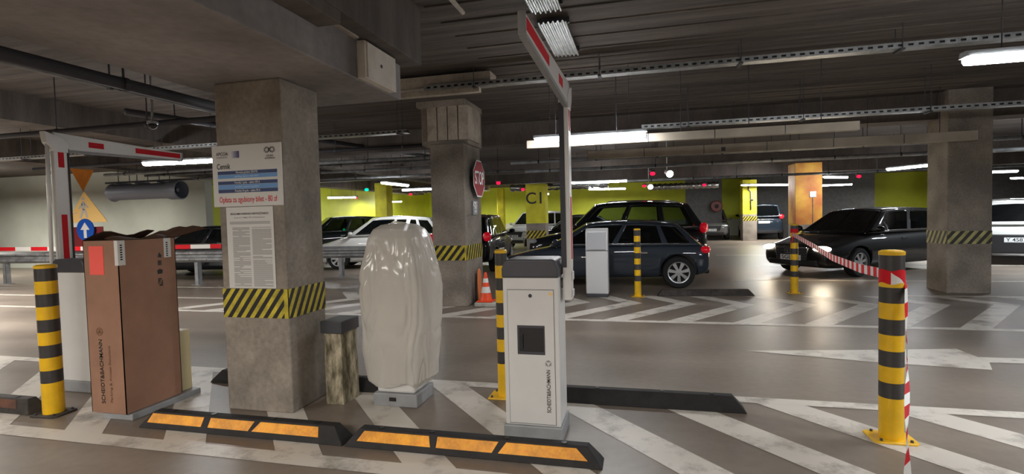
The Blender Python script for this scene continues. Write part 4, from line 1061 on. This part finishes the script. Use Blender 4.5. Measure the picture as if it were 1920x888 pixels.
# jet fan
t = thing('jet_fan', 'dark cylindrical jet fan hanging before the pale left wall', 'fan', (-13.4, 10.7, 2.37))
q = MB(); q.lathe([(.21, 0), (.235, .05), (.2, .12), (.2, 1.8), (.235, 1.9), (.235, 2.2), (.21, 2.22)], (0, 0, 0), 28, 'x'); autosmooth(q.build('fan_casing', mat('fan_grey', (120, 124, 134), .45, metal=.3), t))
q = MB()
for k in range(8):
    a = 2 * PI * k / 8; q.poly([(.1, .03 * math.cos(a), .03 * math.sin(a)), (.14, .19 * math.cos(a - .2), .19 * math.sin(a - .2)), (.08, .19 * math.cos(a + .25), .19 * math.sin(a + .25))])
q.cyl((.06, 0, 0), (2.1, 0, 0), .05, 12); q.build('fan_blades', steel_dark, t)
for xx in (.4, 1.0, 1.7):
    q = MB(); q.box(xx - .02, xx + .02, -.2, .2, .19, .24); q.cyl((xx, .15, .2), (xx, .15, ZC - 2.37), .01, 6); q.cyl((xx, -.15, .2), (xx, -.15, ZC - 2.37), .01, 6); q.build('hanger', steel_dark, t)
q = MB(); q.box(-.2, 2.6, -.03, .03, .24, .28); q.build('suspension_rail', steel_dark, t)
# white junction box on the drop beam
t = thing('junction_box', 'white square junction box on the side of the drop beam', 'junction box', (-2.13, 3.7, 2.61))
q = MB(); q.box(0, .07, 0, .53, 0, .29); q.build('box_body', mat('jbox_white', (206, 198, 186), .6, var=.05), t, bevel=.004)
q = MB(); q.box(.07, .078, .03, .5, .01, .285); q.build('box_cover', mat('jbox_white', (206, 198, 186), .6), t, bevel=.003)
q = MB(); q.cyl((.078, .25, .15), (.082, .25, .15), .015, 10); q.build('cover_screw', steel_dark, t)
# corrugated panels on the slab
for (y0, y1, lab) in ((3.0, 4.78, 'corrugated metal ceiling panel above the barrier arm tip'), (5.05, 6.15, 'corrugated metal ceiling panel nearer the arm elbow')):
    t = thing('corrugated_panel', lab, 'panel', (-.94, y0, ZC - .085), 0, 'corrugated ceiling panels')
    rg = []; n = 48
    for yy in (0, y1 - y0):
        rg.append([(.28 * k / n, yy, .012 * math.sin(2 * PI * 6 * k / n)) for k in range(n + 1)])
    q = MB(); q.loft(rg, None, False, False); o = q.build('panel_sheet', galv, t); sd = o.modifiers.new('th', 'SOLIDIFY'); sd.thickness = .003
    for yy in (.1, y1 - y0 - .1):
        q = MB(); q.box(-.02, .3, yy - .02, yy + .02, .014, .07); q.build('panel_bracket', steel_dark, t)
# dome camera, sprinkler heads
t = thing('dome_camera', 'small dome camera under the cross pipes left of the big pillar', 'camera', (-5.6, 5.0, 2.68))
q = MB(); q.ellipsoid((0, 0, 0), .05, .05, .045); q.build('dome', black_plastic, t, smooth=True)
q = MB(); q.cyl((0, 0, .02), (0, 0, .05), .06, 14); q.cyl((0, 0, .05), (0, 0, ZC - 2.68), .012, 6); q.build('mount', galv, t)
# fittings on far pillars
t = thing('hose_reel', 'round fire hose reel on the far wall above the grey suv', 'hose reel', (3.9, 28.95, 1.75))
q = MB(); q.lathe([(.1, -.02), (.26, -.02), (.3, -.06), (.3, -.14), (.26, -.18), (.1, -.18)], n=20, axis='y'); q.build('reel', mat('reel_red', (90, 40, 36), .5), t)
q = MB(); q.box(-.04, .04, -.1, .05, -.04, .04); q.build('bracket', steel_dark, t)
t = thing('standpipe', 'bent dark standpipe with valve on the bright yellow pillar', 'pipe', (5.3, 27.58, 1.5))
q = MB(); q.tube([(0, -.06, 0), (0, -.06, .9), (-.1, -.06, 1.0), (-.1, -.06, 1.2)], .035, 8); q.build('pipe_run', steel_dark, t, smooth=True)
q = MB(); q.cyl((0, -.06, .5), (.12, -.1, .5), .05, 10); q.build('valve', steel_dark, t)
t = thing('wall_plate', 'small white plate with conduit on the ochre pillar', 'plate', (5.85, 19.99, 1.9))
q = MB(); q.box(-.1, .1, -.02, 0, 0, .2); q.build('plate_face', paper, t)
q = MB(); q.cyl((0, -.01, -1.3), (0, -.01, 0), .01, 6); q.build('conduit', galv, t)
